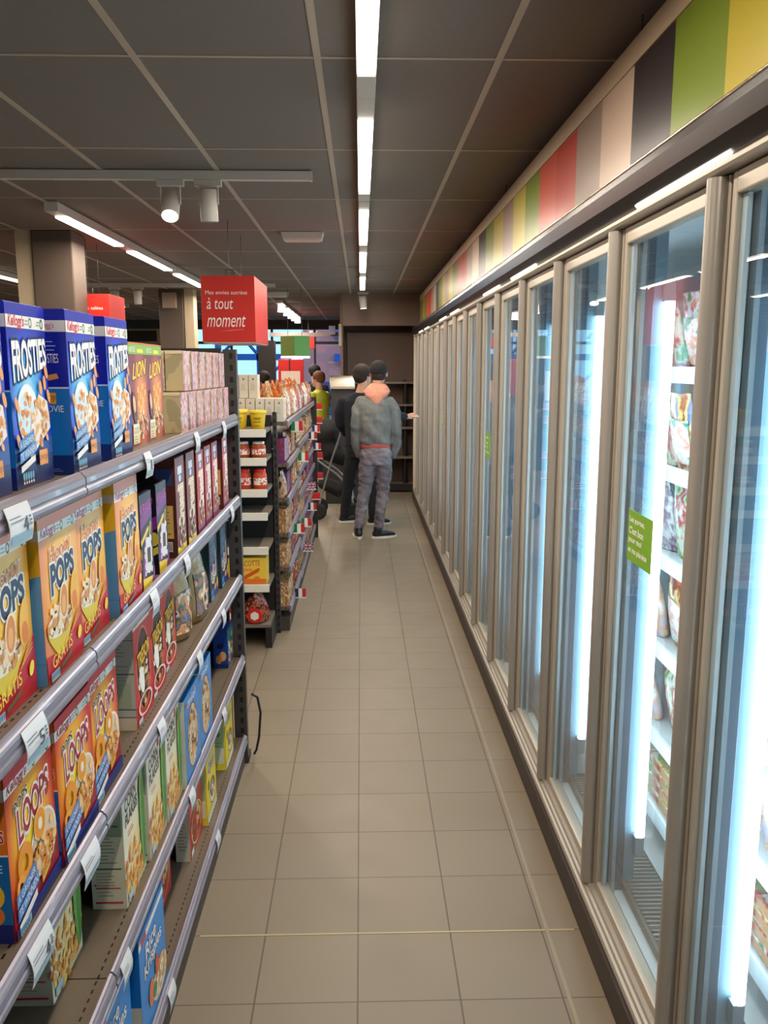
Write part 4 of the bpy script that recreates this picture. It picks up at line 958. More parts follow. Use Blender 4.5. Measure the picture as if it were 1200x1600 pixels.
# jars
def jar(name, body, lid, h=.10, r=.045, lab=True):
    pr = [(r * .9, 0), (r, .006), (r, h * .72), (r * .85, h * .84), (r * .78, h * .88)]
    rg = lambda L: [[(q * math.cos(2 * PI * k / 18), q * math.sin(2 * PI * k / 18), zz) for k in range(18)] for q, zz in L]
    o = MB().loft(rg(pr)).build(name, mat(name + '_glass%d' % (body[0]), body, .12)); tag(o, 'x', 'jar')
    MB().loft(rg([(r * .84, h * .88), (r * .84, h), (r * .78, h + .002)])).build('jar_lid', P(lid, .3), o)
    MB().loft(rg([(r + .0008, h * .22), (r + .0008, h * .58)]), caps=False).build('jar_label', pack_mat('jar_label_%d' % body[0], [(240, 236, 226), (200, 60, 40), (238, 230, 220), (230, 220, 200)], 60, .4), o)
    KIDS[o.name] = [c for c in bpy.data.objects if c.parent == o]; return o
j0 = jar('spread_jar', (170, 74, 34), (216, 210, 200)); j0['group'] = 'small brown jars'; j1 = jar('sauce_jar', (206, 72, 34), (220, 40, 34), .125, .043); j1['group'] = 'red sauce jars'
for i, x in enumerate((-.655, -.755, -.86, -.96)):
    o = j0 if i == 0 else dup(j0); o.location = (x, 5.34, 1.246); o['label'] = 'small brown jar with pale label, %s from the right on the end cap second shelf' % ordn[i]
for i, x in enumerate((-.65, -.75, -.85, -.95)):
    o = j1 if i == 0 else dup(j1); o.location = (x, 5.34, 1.046); o['label'] = 'red-lidded sauce jar, %s from the right on the end cap third shelf' % ordn[i]
# cracker boxes (lower)
w_, h_, d_ = .21, .178, .05
f = Print(); f.rect(0, 0, w_, h_, (236, 196, 70)); f.rect(0, 0, w_, .04, (222, 120, 40)); f.text('CRACOTTE', .01, .120, .17, .155, (170, 30, 34), rise=.008); f.poly([(.07, .035), (.16, .085), (.17, .105), (.16, .112), (.075, .065), (.062, .048)], (216, 90, 30)); f.rect(.055, .09, .12, .108, (238, 150, 70)); f.ell(.15, .045, .02, .012, (230, 130, 50))
cb = MB().box(-w_ / 2, w_ / 2, -d_ / 2, d_ / 2, 0, h_).build('cracker_box', P((238, 204, 84)), None, .0015); tag(cb, 'x', 'cracker box', 'yellow cracker boxes')
f.build('front_artwork', lambda u, v, e: (u - w_ / 2, -d_ / 2 - e, v), cb); KIDS[cb.name] = [c for c in bpy.data.objects if c.parent == cb]
q = 0
for i in range(3):
    for k in range(3):
        o = cb if q == 0 else dup(cb); o.location = (-.722 - i * .215, 5.30 + k * .054, .426); q += 1
        o['label'] = 'yellow cracker box, %s from the front in the %s column from the right' % (ordn[k], ordn[i])
# onion/bread net bags with red label (bottom)
mb_ = pack_mat('net_bag', [(130, 50, 44), (170, 90, 60), (90, 40, 36), (200, 140, 100)], 26, .25)
bb = bag('biscuit_bag', 'x', 'biscuit bag', .17, .16, .20, mb_, 31); bb['group'] = 'brown bags on the bottom of the end cap'
MB().path([(0, -.086, .055), (0, -.092, .055)], [.05, .048], 18).build('red_seal', P((206, 34, 34)), bb); MB().path([(0, -.092, .055), (0, -.094, .055)], [.03, .03], 6).build('white_seal', P((236, 230, 220)), bb)
KIDS[bb.name] = [c for c in bpy.data.objects if c.parent == bb]
for i in range(4):
    o = bb if i == 0 else dup(bb); o.location = (-.70 - i * .175, 5.37, .160); o['label'] = 'brown bag with round red seal, %s from the right at the end cap bottom' % ordn[i]
o = bb

# top shelf boxes of the second gondola
M_cr = P((222, 212, 196), .4)
wb = MB().box(-.03, .03, -.03, .03, 0, .155).build('rusk_box', M_cr, None, .0015); tag(wb, 'x', 'food box', 'cream boxes on the distant top shelf')
p = Print(); p.ell(.03, .125, .006, .007, (110, 96, 84)); p.lines(.012, .09, .05, 4, .012, (170, 156, 140), .003); p.build('front_artwork', lambda u, v, e: (u - .03, -.03 - e, v), wb)
p.build('side_artwork', lambda u, v, e: (.03 + e, u - .03, v), wb)
KIDS[wb.name] = [c for c in bpy.data.objects if c.parent == wb]
q = 0
for r in range(3):
    for i in range(7):
        o = wb if q == 0 else dup(wb); o.location = (-.548 - i * .064, 5.675 + r * .064, 1.452); q += 1
        o['label'] = 'cream box, lower layer on distant top shelf, row %s, %s from right' % (['one', 'two', 'three'][r], ordn[i])
for i in range(4):
    for r in range(2):
        o = dup(wb); o.location = (-.72 - i * .064, 5.70 + r * .066, 1.609); o['label'] = 'cream box, upper layer on distant top shelf, row %s, %s from right' % (['one', 'two'][r], ordn[i])
PAL = [[(176, 120, 70), (222, 186, 130), (150, 80, 40), (240, 220, 180)], [(196, 90, 24), (226, 130, 44), (180, 70, 24), (236, 170, 90)], [(140, 26, 30), (196, 60, 50), (110, 20, 26), (220, 190, 150)], [(206, 160, 36), (180, 120, 30), (226, 190, 70), (70, 44, 30)],
       [(34, 48, 100), (90, 100, 150), (160, 40, 44), (50, 80, 150)], [(30, 60, 40), (70, 100, 60), (24, 46, 34), (170, 80, 44)], [(64, 36, 26), (120, 70, 44), (190, 150, 110), (44, 28, 24)], [(226, 220, 210), (170, 60, 60), (240, 236, 228), (190, 180, 160)]]
PNM = ['tan and cream', 'orange', 'red and white', 'yellow', 'dark blue', 'dark green', 'brown', 'white']
GM = [pack_mat('grocery_print_%d' % i, p_, 40, .25, (1, 1, .8), 5, 'LINEAR') for i, p_ in enumerate(PAL)]
gp = []
for i in range(8):
    o = bag('grocery_bag', 'x', 'food bag', .115, .07, .185, GM[i], 50 + i); gp.append(o)
gb = []
for i in range(8):
    o = MB().box(-.035, .035, -.05, .05, 0, .165).box(-.034, .034, -.049, .049, .165, .1658).build('grocery_box', GM[(i + 3) % 8], None, .002); tag(o, 'x', 'food box'); gb.append(o)
usedG = set(); rn = random.Random(5)
def gput(p, loc, rz, label, group, s=1):
    o = p
    if p.name in usedG: o = p.copy(); col.objects.link(o)
    else: usedG.add(p.name)
    o.location = loc; o.rotation_euler.z = rz; o.scale = (1, 1, s); o['label'] = label; o['group'] = group
bn = ['nearest bay', 'middle bay', 'far bay']
for bi, (ya, yb, lv) in enumerate([(5.63, 6.65, B1), (6.65, 7.75, B2), (7.75, 8.85, B2)]):
    for li, z in enumerate(lv):
        n = 8; gap = (lv[li - 1] - z) if li else .5; s = min(1.0, (gap - .05) / .185)
        kind = rn.randrange(8); st0 = 2 if (bi == 0 and li == 0) else 0
        for j in range(st0, n):
            if rn.random() < .35: kind = rn.randrange(8)
            kk = kind
            if li == 0: kk = [0, 7, 2, 1][rn.randrange(4)]
            p = gp[kk] if (kk % 2 == 0 or li == 0) else gb[kk]
            nm = PNM[kk] if p in gp else PNM[(kk + 3) % 8]
            gput(p, (-.548, ya + .07 + j * .127, z + .001), rn.uniform(-.12, .12), '%s pack, %s of the distant unit, %s, %s along' % (nm, ['top shelf', 'second shelf', 'third shelf', 'fourth shelf', 'fifth shelf', 'sixth shelf', 'lowest shelf'][li], bn[bi], ordn[j]), 'packs on the distant unit\'s aisle shelves', s if li else 1.15)
# orange and tan bags stacked on the top behind
for j in range(14):
    kk = 1 if j % 3 else 0
    gput(gp[kk], (-.66 - (j % 2) * .07, 6.0 + j * .2, 1.452), rn.uniform(-.3, .3), '%s bag, rear row of the distant top shelf, %s along' % (PNM[kk], ordn[j]), 'orange bags behind the distant top shelf front', 1.35)

# flags on the rails
def flag(cols, kind='v'):
    o = MB().box(-.07, .07, -.001, .001, 0, .012).build('shelf_flag', P((226, 222, 214))); tag(o, 'x', 'flag marker', 'small flag markers on the distant shelf rails')
    mb = MB()
    if kind == 'v':
        for i in range(3): mb.box(-.066 + i * .044, -.022 + i * .044, -.0012, .0008, .012, .095, i)
        m = [P(c) for c in cols]
        if len(cols) == 3 and cols[0] == (30, 110, 60): pass
    elif kind == 'u':
        m = [P((40, 50, 110)), P((232, 228, 226)), P((190, 34, 50))]
        mb.box(-.066, .066, -.001, .0008, .012, .095, 0)
        for s in (1, -1):
            mb.add([(-.066, -.0014, .012 if s > 0 else .095), (-.052, -.0014, .012 if s > 0 else .095), (.066, -.0014, .095 if s > 0 else .012), (.052, -.0014, .095 if s > 0 else .012)], [(0, 1, 2, 3)], 1)
        mb.box(-.014, .014, -.0020, .0009, .012, .095, 1).box(-.066, .066, -.0020, .0009, .040, .068, 1).box(-.008, .008, -.0024, .001, .012, .095, 2).box(-.066, .066, -.0024, .001, .046, .062, 2)
    else:
        m = [P((206, 34, 40)), P((240, 196, 60))]; mb.box(-.066, .066, -.0012, .0008, .012, .095, 0)
        for i in range(4): mb.box(-.05 + i * .03, -.042 + i * .03, -.002, .0009, .085, .093, 1)
    mb.build('flag_print', m, o); return o
IT = [(34, 120, 66), (236, 232, 224), (206, 40, 44)]; FR = [(34, 44, 90), (236, 232, 224), (206, 40, 44)]
fi = flag(IT); ff = flag(FR); fu = flag(None, 'u'); fr = flag(None, 'r')
for x in (fi, ff, fu, fr): KIDS[x.name] = [c for c in bpy.data.objects if c.parent == x]
FLG = [(fi, 5.95, 1.36, 'green white red flag marker nearest on the top rail'), (ff, 7.85, 1.14, 'blue white red flag marker on the second rail'), (fi, 6.55, 1.08, 'green white red flag marker on the second rail'), (ff, 8.45, 1.16, 'blue white red flag marker close to the far end'), (ff, 8.6, .97, 'blue white red flag marker on the third rail far end'),
       (fr, 8.95, 1.36, 'plain red flag marker at the far top corner'), (fr, 8.9, 1.22, 'plain red flag marker below the far top corner'), (fr, 8.95, .84, 'plain red flag marker halfway up the far end'), (fr, 8.95, .62, 'plain red flag marker low at the far end'),
       (fu, 7.55, .71, 'blue flag marker with red and white cross'), (fi, 5.98, .62, 'green white red flag marker on the fourth rail'), (fi, 6.75, .52, 'green white red flag marker on the fifth rail'), (ff, 7.6, .51, 'blue white red flag marker on the fifth rail'), (fu, 6.95, .27, 'blue crossed flag marker low near the floor'), (fr, 8.3, .50, 'red flag marker low before the far post'), (ff, 6.0, .13, 'blue white red flag marker near the floor')]
uf = set()
for p, y, z, lb in FLG:
    o = p if p.name not in uf else dup(p); uf.add(p.name)
    o.location = (-.455, y, z); o['label'] = lb; o.scale = (.62, 1, .78)
    
tag(MB().box(-.53, -.47, 8.86, 8.90, 0, 1.50).build('shelf_post', M_blk), 'black corner post at the far end of the distant shelving', 'post')

# ================================================================== HANGING SIGNS
def hang_sign(x0, x1, y0, y1, z0, z1, label, line1, lines, wires=True):
    t = thing('hanging_sign', ((x0 + x1) / 2, y0, z0), label, 'hanging sign'); w2 = (x1 - x0) / 2; h = z1 - z0
    MB().box(-w2, w2, 0, y1 - y0, 0, h).build('sign_box', mat('sign_red', (206, 38, 28), .45), t, .002)
    MB().box(-w2 + .005, w2 - .005, .005, y1 - y0 - .005, -.006, 0).build('base_rim', P((214, 196, 180)), t)
    p = Print(); p.text(line1, .03, h * .72, .03 + 2 * w2 * .78, h * .78, (244, 226, 216)); yv = .50
    for s in lines:
        p.text(s[0], .035, h * yv, .035 + s[1], h * (yv + .17), (250, 240, 234), shear=.05); yv -= .27
    p.poly([(.12, h * .16), (.2, h * .185), (.29, h * .20), (.29, h * .19), (.2, h * .172)], (226, 120, 100))
    p.build('sign_lettering', lambda u, v, e: (u - w2, -e, v), t)
    for yy in (.08, y1 - y0 - .08):
        MB().tube((0, yy, h), (0, yy, HC - z0 - .003), .0022, n=8).build('suspension_wire', P((40, 36, 34)), t)
    MB().path([(-.03, .1, h), (-.028, .1, h + .05), (.03, .1, h + .05), (.03, .1, h)], .004, 8).build('hook', P((30, 28, 28)), t)
hang_sign(-1.105, -.735, 6.0, 6.8, 1.985, 2.435, 'large red hanging sign with white handwriting above the distant shelving', 'Mes envies sucrées', [('à tout', .18), ('moment', .26)])
hang_sign(-2.37, -2.0, 6.9, 7.35, 1.95, 2.385, 'second red hanging sign partly hidden behind the blue cereal boxes', 'Mes envies salées', [('à tout', .18), ('moment', .26)])

# ================================================================== COLUMNS
def column(x0, x1, y0, y1, label, mc, boxed=False):
    t = thing('column', ((x0 + x1) / 2, (y0 + y1) / 2, 0), label, 'column'); a = (x1 - x0) / 2; b = (y1 - y0) / 2
    MB().box(-a, a, -b, b, 0, HC).build('shaft', mat('column_brown', (92, 78, 68), .6), t, .01)
    MB().box(-a - .13 if mc < 0 else a + .01, -a - .01 if mc < 0 else a + .13, -b + .03, b - .03, 0, HC).build('cladding', mat('column_cream', (196, 176, 146), .6), t)
    if boxed: MB().box(-.10, .08, -b - .05, -b, HC - .25, HC - .05).build('wall_box', mat('box_taupe', (170, 146, 128), .5), t, .004)
column(-2.45, -2.15, 6.55, 6.85, 'brown column with cream cladding on its left, above the blue boxes', -1)
column(-2.66, -2.34, 11.4, 11.7, 'distant dark column with a cream edge and a small box near its top', 1, True)

# ================================================================== OTHER AISLE (left of the cereal shelving)
t = thing('shelving_unit', (0, 0, 0), 'low dark shelving of the next aisle behind the cereal shelving', 'shelving unit')
MB().box(-3.05, -3.0, .5, 9.0, 0, 1.55).build('back_panel', M_blk, t)
for z in (.15, .5, .85, 1.2): MB().box(-3.0, -2.6, .5, 9.0, z - .03, z).build('shelf', mat('shelf_top_grey', (120, 108, 96), .45), t)

# ================================================================== END NICHE SHELVES
t = thing('niche_shelving', (0, 12.3, 0), 'empty dark shelving in the niche at the end of the aisle', 'shelving unit')
MB().box(-.2, 1.45, .25, .30, 0.02, 2.3).build('back_panel', mat('niche_back', (124, 102, 90), .7), t)
for z in (.12, .52, .95, 1.28, 1.60): MB().box(-.2, 1.45, -.15, .25, z - .03, z).build('shelf', mat('niche_shelf', (128, 114, 104), .4, .2), t)
MB().box(-.2, 1.45, -.17, -.15, 0.02, .12).build('kick_plate', mat('niche_kick', (40, 36, 36), .6), t)
for x in (-.2, .62, 1.42): MB().box(x, x + .03, -.12, .25, 0.02, 1.62).build('upright', M_blk, t)
# steel hood of the counter
t = thing('counter', (-.30, 11.3, 0), 'dark service counter with a shiny steel hood left of the niche', 'counter')
MB().box(-.18, .30, -.2, .45, 0, .98).build('body', mat('counter_dark', (48, 42, 40), .5), t, .01)
MB().box(-.20, .32, -.22, .47, .98, 1.02).build('worktop', mat('counter_top', (150, 140, 130), .35), t, .005)
rings = []
for i in range(9):
    a = PI / 2 * i / 8; rings.append([(-.12, .02 + .30 * (1 - math.cos(a)) * .2, 1.52 + .19 * math.sin(a) * .9), (.22, .02 + .30 * (1 - math.cos(a)) * .2, 1.52 + .19 * math.sin(a) * .9), (.22, .36, 1.52 + .19 * math.sin(a) * .9), (-.12, .36, 1.52 + .19 * math.sin(a) * .9)])
MB().loft(rings, 0, False).build('hood', mat('steel_hood', (206, 196, 180), .25, .8), t, .01)
MB().box(-.10, .20, .08, .34, 1.02, 1.52).build('machine_body', mat('machine_dark', (60, 52, 48), .5), t, .006)

# ================================================================== CHECKOUT AREA
t = thing('pendant_sign', (-.86, 11.2, 1.95), 'green box pendant hanging above the checkouts', 'pendant sign', None, PI / 4)
MB().box(-.135, .135, -.135, .135, 0, .255).build('sign_box', mat('pendant_green', (92, 112, 32), .5), t, .002)
MB().box(-.135, .135, -.135, .135, -.03, 0).build('lit_base', mat('pendant_base', (240, 236, 220), .4, emit=.8), t)
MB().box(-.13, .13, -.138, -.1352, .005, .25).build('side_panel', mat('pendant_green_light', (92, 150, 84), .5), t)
for x in (-.12, .12): MB().tube((x, 0, .255), (x, 0, HC - 1.95 - .003), .003, n=8).build('suspension_wire', P((60, 60, 60)), t)
t = thing('red_display', (-1.18, 14.2, 0), 'tall red display board behind the promotional card', 'display')
MB().box(-.20, .22, 0, .06, 0, 1.93).build('board', P((196, 30, 28)), t, .004); MB().box(-.02, 0, -.01, 0, 1.0, 1.93).build('divider', P((30, 26, 28)), t)
t = thing('promotional_card', (-.86, 10.4, 0), 'pale promotional card with a red drawing standing above the distant shelves', 'sign')
MB().box(-.115, .115, 0, .012, 1.40, 1.76).build('card', P((232, 206, 190)), t); MB().tube((0, .006, 0), (0, .006, 1.42), .012, n=10).build('stand', P((90, 86, 84)), t)
p = Print(); p.ell(0, 1.52, .06, .05, (200, 50, 44)); p.ell(0, 1.52, .035, .03, (236, 210, 196)); p.text('envie', -.06, 1.62, .06, 1.66, (206, 110, 100)); p.poly([(.02, 1.72), (.05, 1.62), (.04, 1.56), (.03, 1.62)], WHITE)
p.build('card_artwork', lambda u, v, e: (u, -e, v), t)
t = thing('red_display', (-1.0, 16.2, 2.15), 'small red hanging box near the distant ceiling lamps', 'hanging sign'); MB().box(-.12, .12, 0, .3, 0, .25).build('sign_box', P((214, 44, 36)), t); MB().tube((0, .15, .25), (0, .15, HC - 2.15 - .003), .003, n=8).build('suspension_wire', P((60, 60, 60)), t)
t = thing('checkout_desk', (-.54, 13.95, 0), 'grey checkout desk with a pale top beside the cashier', 'checkout desk')
MB().box(.12, .34, -.3, 1.0, 0, .92).build('body', P((110, 112, 116)), t, .01); MB().box(.10, .36, -.32, 1.02, .92, .96).build('worktop', P((200, 196, 186)), t, .005)
MB().box(.14, .36, .4, .45, .96, 1.50).build('screen', P((96, 110, 124)), t, .01)
t = thing('dark_tower', (-1.62, 14.6, 0), 'tall black kiosk before the far windows', 'kiosk')
MB().box(-.14, .14, 0, .3, 0, 2.25).build('body', P((38, 34, 36)), t, .006); MB().box(-.09, .09, -.006, 0, 1.35, 1.5).build('screen', P((120, 118, 120)), t)
# beam of the entrance
tag(MB().box(-1.6, -.32, 15.0, 15.12, 2.33, 2.40).build('entrance_beam', P((140, 128, 124))), 'grey horizontal beam over the entrance in the distance', 'beam')
t = thing('intercom_box', (-.50, 14.9, 2.36), 'small lilac box fixed to the entrance beam', 'box'); MB().box(-.055, .055, 0, .09, 0, .15).build('housing', P((150, 150, 180)), t)
# far left objects seen between columns
t = thing('wall_panel', (-4.6, 18.8, 0), 'cream and mauve partition with a dark vent far behind the columns', 'partition')
MB().box(-.9, .6, 0, .1, 0, 2.62).build('cream_panel', P((196, 178, 142)), t); MB().box(.02, .6, -.02, 0, 0, 2.3).build('mauve_panel', P((130, 118, 156)), t); MB().box(-.75, .15, -.03, 0, 2.35, 2.58).build('vent', P((52, 52, 52)), t)
MB().box(-.25, .02, -.025, 0, 0, 2.3).build('shade_panel', P((96, 80, 70)), t)

# ================================================================== OUTSIDE
tag(MB().box(-30, 20, 19.2, 60, -.25, -.12).build('pavement', P((130, 128, 130))), 'grey pavement outside the windows', 'pavement', None, None)
bpy.data.objects['pavement']['kind'] = 'structure'
t = thing('building', (0, 34, 0), 'mauve building with blue window hoods outside the windows', 'building')
MB().box(-2.3, 6, 0, 6, -.1, 9).build('facade', mat('facade_mauve', (226, 134, 128), .8), t)
MB().box(-2.3, 6, -.02, 0, -.1, 1.2).build('base_course', P((80, 80, 130)), t)
for z in (2.0, 2.9, 3.8): MB().box(-1.05, -.45, -.5, 0, z, z + .3).build('window_hood', P((50, 80, 170)), t)
MB().box(-.5, -.2, -.06, 0, 0, 3.2).build('window', P((60, 76, 120)), t)
t = thing('steel_truss', (0, 27, 0), 'blue steel truss structure outside the windows', 'steel structure')
mt = P((40, 90, 160))
for x in (-4.6, -3.3): MB().box(x, x + .18, 0, .18, -.1, 7).build('post', mt, t)
MB().box(-7, -2.2, 0, .15, 2.0, 2.2).build('beam', mt, t)
for a, b in [((-4.5, .1, 0), (-2.4, .1, 2.0)), ((-4.5, .1, 2.1), (-2.6, .1, 4.0)), ((-3.2, .1, 2.1), (-4.5, .1, 3.6)), ((-4.5, .1, .2), (-6.4, .1, 2.1))]: MB().tube(a, b, .05, n=8).build('brace', mt, t)
t = thing('tree', (-8.2, 30, 0), 'dark green tree outside behind the second column', 'tree')
MB().path([(0, 0, -.1), (.1, 0, 1.5), (0, 0, 3)], [.16, .12, .08]).build('trunk', P((70, 56, 44)), t)
lf = MB(); rn = random.Random(2)
for i in range(900):
    a = rn.uniform(0, 2 * PI); b = rn.uniform(-1, 1); r = 1.7 * rn.uniform(.5, 1); c = (r * math.cos(a) * math.sqrt(1 - b * b), r * math.sin(a) * math.sqrt(1 - b * b), 3 + r * b * 1.2)
    u = Vector((rn.uniform(-1, 1), rn.uniform(-1, 1), rn.uniform(-1, 1))).normalized() * .16; v = u.orthogonal().normalized() * .08; c = Vector(c)
    lf.add([c - u, c + v, c + u, c - v], [(0, 1, 2, 3)])
lf.build('foliage', P((46, 104, 66)), t)

# ================================================================== PEOPLE
def solid(shapes, voxel, name, m, parent, smooth=4, wrinkle=None):
    """union of closed lofts as one continuous smooth skin"""
    mb = MB()
    for sh in shapes:
        if sh[0] == 'e':      # stacked ellipses: (cx,cy,z,rx,ry,rot)
            rings = []
            for (cx, cy, z, rx, ry, *ro) in sh[1]:
                a0 = ro[0] if ro else 0; r = []
                for k in range(24):
                    t = 2 * PI * k / 24; x = rx * math.copysign(abs(math.cos(t)) ** .85, math.cos(t)); y = ry * math.copysign(abs(math.sin(t)) ** .85, math.sin(t))
                    r.append((cx + x * math.cos(a0) - y * math.sin(a0), cy + x * math.sin(a0) + y * math.cos(a0), z))
                rings.append(r)
            mb.loft(rings)
        elif sh[0] == 'l':    # limb: pts, radii, flat
            pts = [Vector(p) for p in sh[1]]; rr = list(sh[2]); fl = sh[3] if len(sh) > 3 else 1
            d0 = (pts[0] - pts[1]).normalized(); d1 = (pts[-1] - pts[-2]).normalized()
            P0 = [pts[0] + d0 * rr[0] * .85, pts[0] + d0 * rr[0] * .5] + pts + [pts[-1] + d1 * rr[-1] * .5, pts[-1] + d1 * rr[-1] * .85]
            R0 = [rr[0] * .4, rr[0] * .84] + rr + [rr[-1] * .84, rr[-1] * .4]
            mb.path(P0, R0, 16, flat=fl)
        elif sh[0] == 's': mb.sphere(sh[1], sh[2], 20, 14, 0, sh[3] if len(sh) > 3 else (1, 1, 1))
    me = mb.mesh('tmp', m); o = bpy.data.objects.new('tmp', me); col.objects.link(o)
    r = o.modifiers.new('r', 'REMESH'); r.mode = 'VOXEL'; r.voxel_size = voxel; r.use_smooth_shade = True
    if smooth: s = o.modifiers.new('s', 'SMOOTH'); s.factor = .5; s.iterations = smooth
    bpy.context.view_layer.update(); dg = bpy.context.evaluated_depsgraph_get()
    nm = bpy.data.meshes.new_from_object(o.evaluated_get(dg)); bpy.data.objects.remove(o)
    nm.name = name
    if wrinkle:
        amp, sx, sz = wrinkle; nm.update()
        ns = [v.normal.copy() for v in nm.vertices]
        for v, n_ in zip(nm.vertices, ns):
            c = v.co; k = noise.noise(Vector((c.x * sx, c.y * sx, c.z * sz + c.x * 6))) + .5 * noise.noise(Vector((c.x * sx * 2, c.y * sx * 2, c.z * sz * 2.3)))
            v.co += n_ * amp * k
    nm.materials.clear(); nm.materials.append(m)
    nm.polygons.foreach_set('use_smooth', [True] * len(nm.polygons)); nm.update()
    return ob(name, nm, parent)
def head_shapes(c, face=0.0, tilt=0.0, s=1.0):
    """c = centre of the skull, face = heading (0 looks along +Y)"""
    c = Vector(c); fx = Vector((math.sin(face), math.cos(face), 0)); rx = Vector((math.cos(face), -math.sin(face), 0)); up = Vector((0, 0, 1))
    g = lambda r, f, u: tuple(c + rx * r * s + fx * f * s + up * u * s)
    L = [('s', g(0, -.012, .018), .098 * s, (.80 if abs(math.sin(face)) < .7 else 1.0, 1.0 if abs(math.sin(face)) < .7 else .80, 1.0)),
         ('l', [g(0, .02, -.02), g(0, .045, -.075), g(0, .055, -.10)], [.070 * s, .052 * s, .036 * s]),
         ('l', [g(0, .092, .012), g(0, .105, -.022)], [.010 * s, .015 * s]),
         ('l', [g(-.022, .090, -.055), g(.022, .090, -.055)], [.010 * s, .010 * s]),
         ('s', g(-.080, -.002, -.012), .021 * s, (.45, .8, 1.35)), ('s', g(.080, -.002, -.012), .021 * s, (.45, .8, 1.35)),
         ('s', g(-.033, .080, .016), .014 * s), ('s', g(.033, .080, .016), .014 * s)]
    return L, g
def hand_shapes(w, d, up, s=1.0, curl=.35, side=1):
    """w wrist, d pointing direction, up back-of-hand normal"""
    w = Vector(w); d = Vector(d).normalized(); up = Vector(up).normalized(); r = d.cross(up).normalized() * side
    L = [('l', [w, w + d * .045 * s, w + d * .085 * s], [.026 * s, .034 * s, .036 * s], .5)]
    for i, (o, ln) in enumerate([(-.030, .062), (-.010, .072), (.011, .068), (.031, .052)]):
        b = w + d * .088 * s + r * o * s; c = curl + .08 * i
        p1 = b + (d * math.cos(c * .5) - up * math.sin(c * .5)) * ln * .5 * s; p2 = p1 + (d * math.cos(c) - up * math.sin(c)) * ln * .3 * s; p3 = p2 + (d * math.cos(c * 1.5) - up * math.sin(c * 1.5)) * ln * .25 * s
        L.append(('l', [b - d * .02 * s, b, p1, p2, p3], [.009 * s, .0088 * s, .0082 * s, .0075 * s, .0066 * s]))
    b = w + d * .025 * s - r * .022 * s
    L.append(('l', [b, b + (d * .5 - r * .8 - up * .25).normalized() * .035 * s, b + (d * .6 - r * .72 - up * .3).normalized() * .062 * s + d * .012 * s], [.015 * s, .0105 * s, .0085 * s]))
    return L
SK = mat('skin', (206, 150, 122), .5); SK2 = mat('skin_light', (220, 172, 148), .5)
def shoe(parent, ax, ay, ang, up=P((34, 32, 36)), sole=P((222, 214, 200)), L=.285):
    d = Vector((math.cos(ang), math.sin(ang), 0)); n = Vector((-d.y, d.x, 0)); c = Vector((ax, ay, 0)) - d * .07
    def ring(w0, h, ext):
        r = []
        for k in range(28):
            t = 2 * PI * k / 28; a = math.cos(t); b = math.sin(t)
            l = (a * .5 + .5) * L; wd = (.040 + .012 * math.sin(min(1, max(0, l / L)) * PI * .9 + .2)) * w0
            r.append(tuple(c + d * (l - .01 + (ext * (1 if a > 0 else -1) * abs(a))) + n * b * wd + Vector((0, 0, h))))
        return r
    s = MB().loft([ring(1.0, .001, 0), ring(1.06, .008, .002), ring(1.05, .026, .002), ring(1.0, .030, 0)]).build('shoe_sole', sole, parent)
    u = solid([('l', [c + d * .035 + Vector((0, 0, .055)), c + d * .12 + Vector((0, 0, .052)), c + d * .19 + Vector((0, 0, .045)), c + d * .24 + Vector((0, 0, .040))], [.040, .042, .036, .026]),
               ('l', [c + d * .05 + Vector((0, 0, .05)), c + d * .06 + Vector((0, 0, .11))], [.044, .042])], .008, 'shoe', up, parent)
    return u
denim = mat('jeans_grey', (122, 114, 120), .85, var=.38, vscale=6); jack = mat('jacket_grey', (112, 114, 112), .85, var=.24, vscale=11)
# --- man in the grey jacket, seen from behind
t = thing('person', (.15, 8.80, 0), 'person from behind in grey jacket with pink hood, grey jeans and dark cap', 'person')
hx, hy, hz = .035, .06, 1.745
H, g = head_shapes((hx, hy, hz), .12, s=1.06)
body = H + [('l', [(hx, hy - .02, hz - .02), (hx - .01, hy - .035, hz - .12), (hx - .02, hy - .05, 1.50)], [.058, .056, .066]),
    ('e', [(.0, 0, .86, .155, .105), (.0, 0, .98, .150, .10), (0, 0, 1.12, .135, .095), (0, .0, 1.30, .150, .100), (0, 0, 1.42, .14, .085), (0, 0, 1.48, .08, .06)]),
    ('l', [(-.14, 0, 1.42), (-.205, -.005, 1.20), (-.185, .04, .96)], [.045, .040, .028]), ('l', [(.14, 0, 1.42), (.215, -.005, 1.20), (.195, .04, .95)], [.045, .040, .028]),
    ('l', [(-.085, 0, .90), (-.115, .02, .50), (-.185, 0, .09)], [.08, .052, .036]), ('l', [(.085, 0, .90), (.085, .03, .50), (.03, 0, .09)], [.08, .052, .036])]
body += hand_shapes((-.180, .045, .95), (.45, .2, -1), (-1, 0, -.4), .85, .3) + hand_shapes((.190, .045, .94), (-.45, .2, -1), (1, 0, -.4), .85, .3, -1)
solid(body, .0065, 'body', SK, t, 3)
solid([('e', [(0, 0, 1.01, .165, .118), (0, 0, 1.05, .172, .125), (0, 0, 1.20, .175, .128), (.0, 0, 1.34, .182, .128), (.0, 0, 1.43, .182, .112), (.005, 0, 1.50, .135, .09), (.01, 0, 1.55, .085, .075)]),
       ('l', [(-.150, 0, 1.462), (-.190, -.005, 1.38), (-.208, -.01, 1.20), (-.208, .02, 1.02), (-.172, .055, .90)], [.052, .062, .056, .050, .046]),
       ('l', [(.150, 0, 1.462), (.195, -.005, 1.38), (.220, -.01, 1.20), (.222, .02, 1.02), (.188, .055, .89)], [.052, .062, .056, .050, .046])], .009, 'jacket', jack, t, 3, (.012, 11, 9))
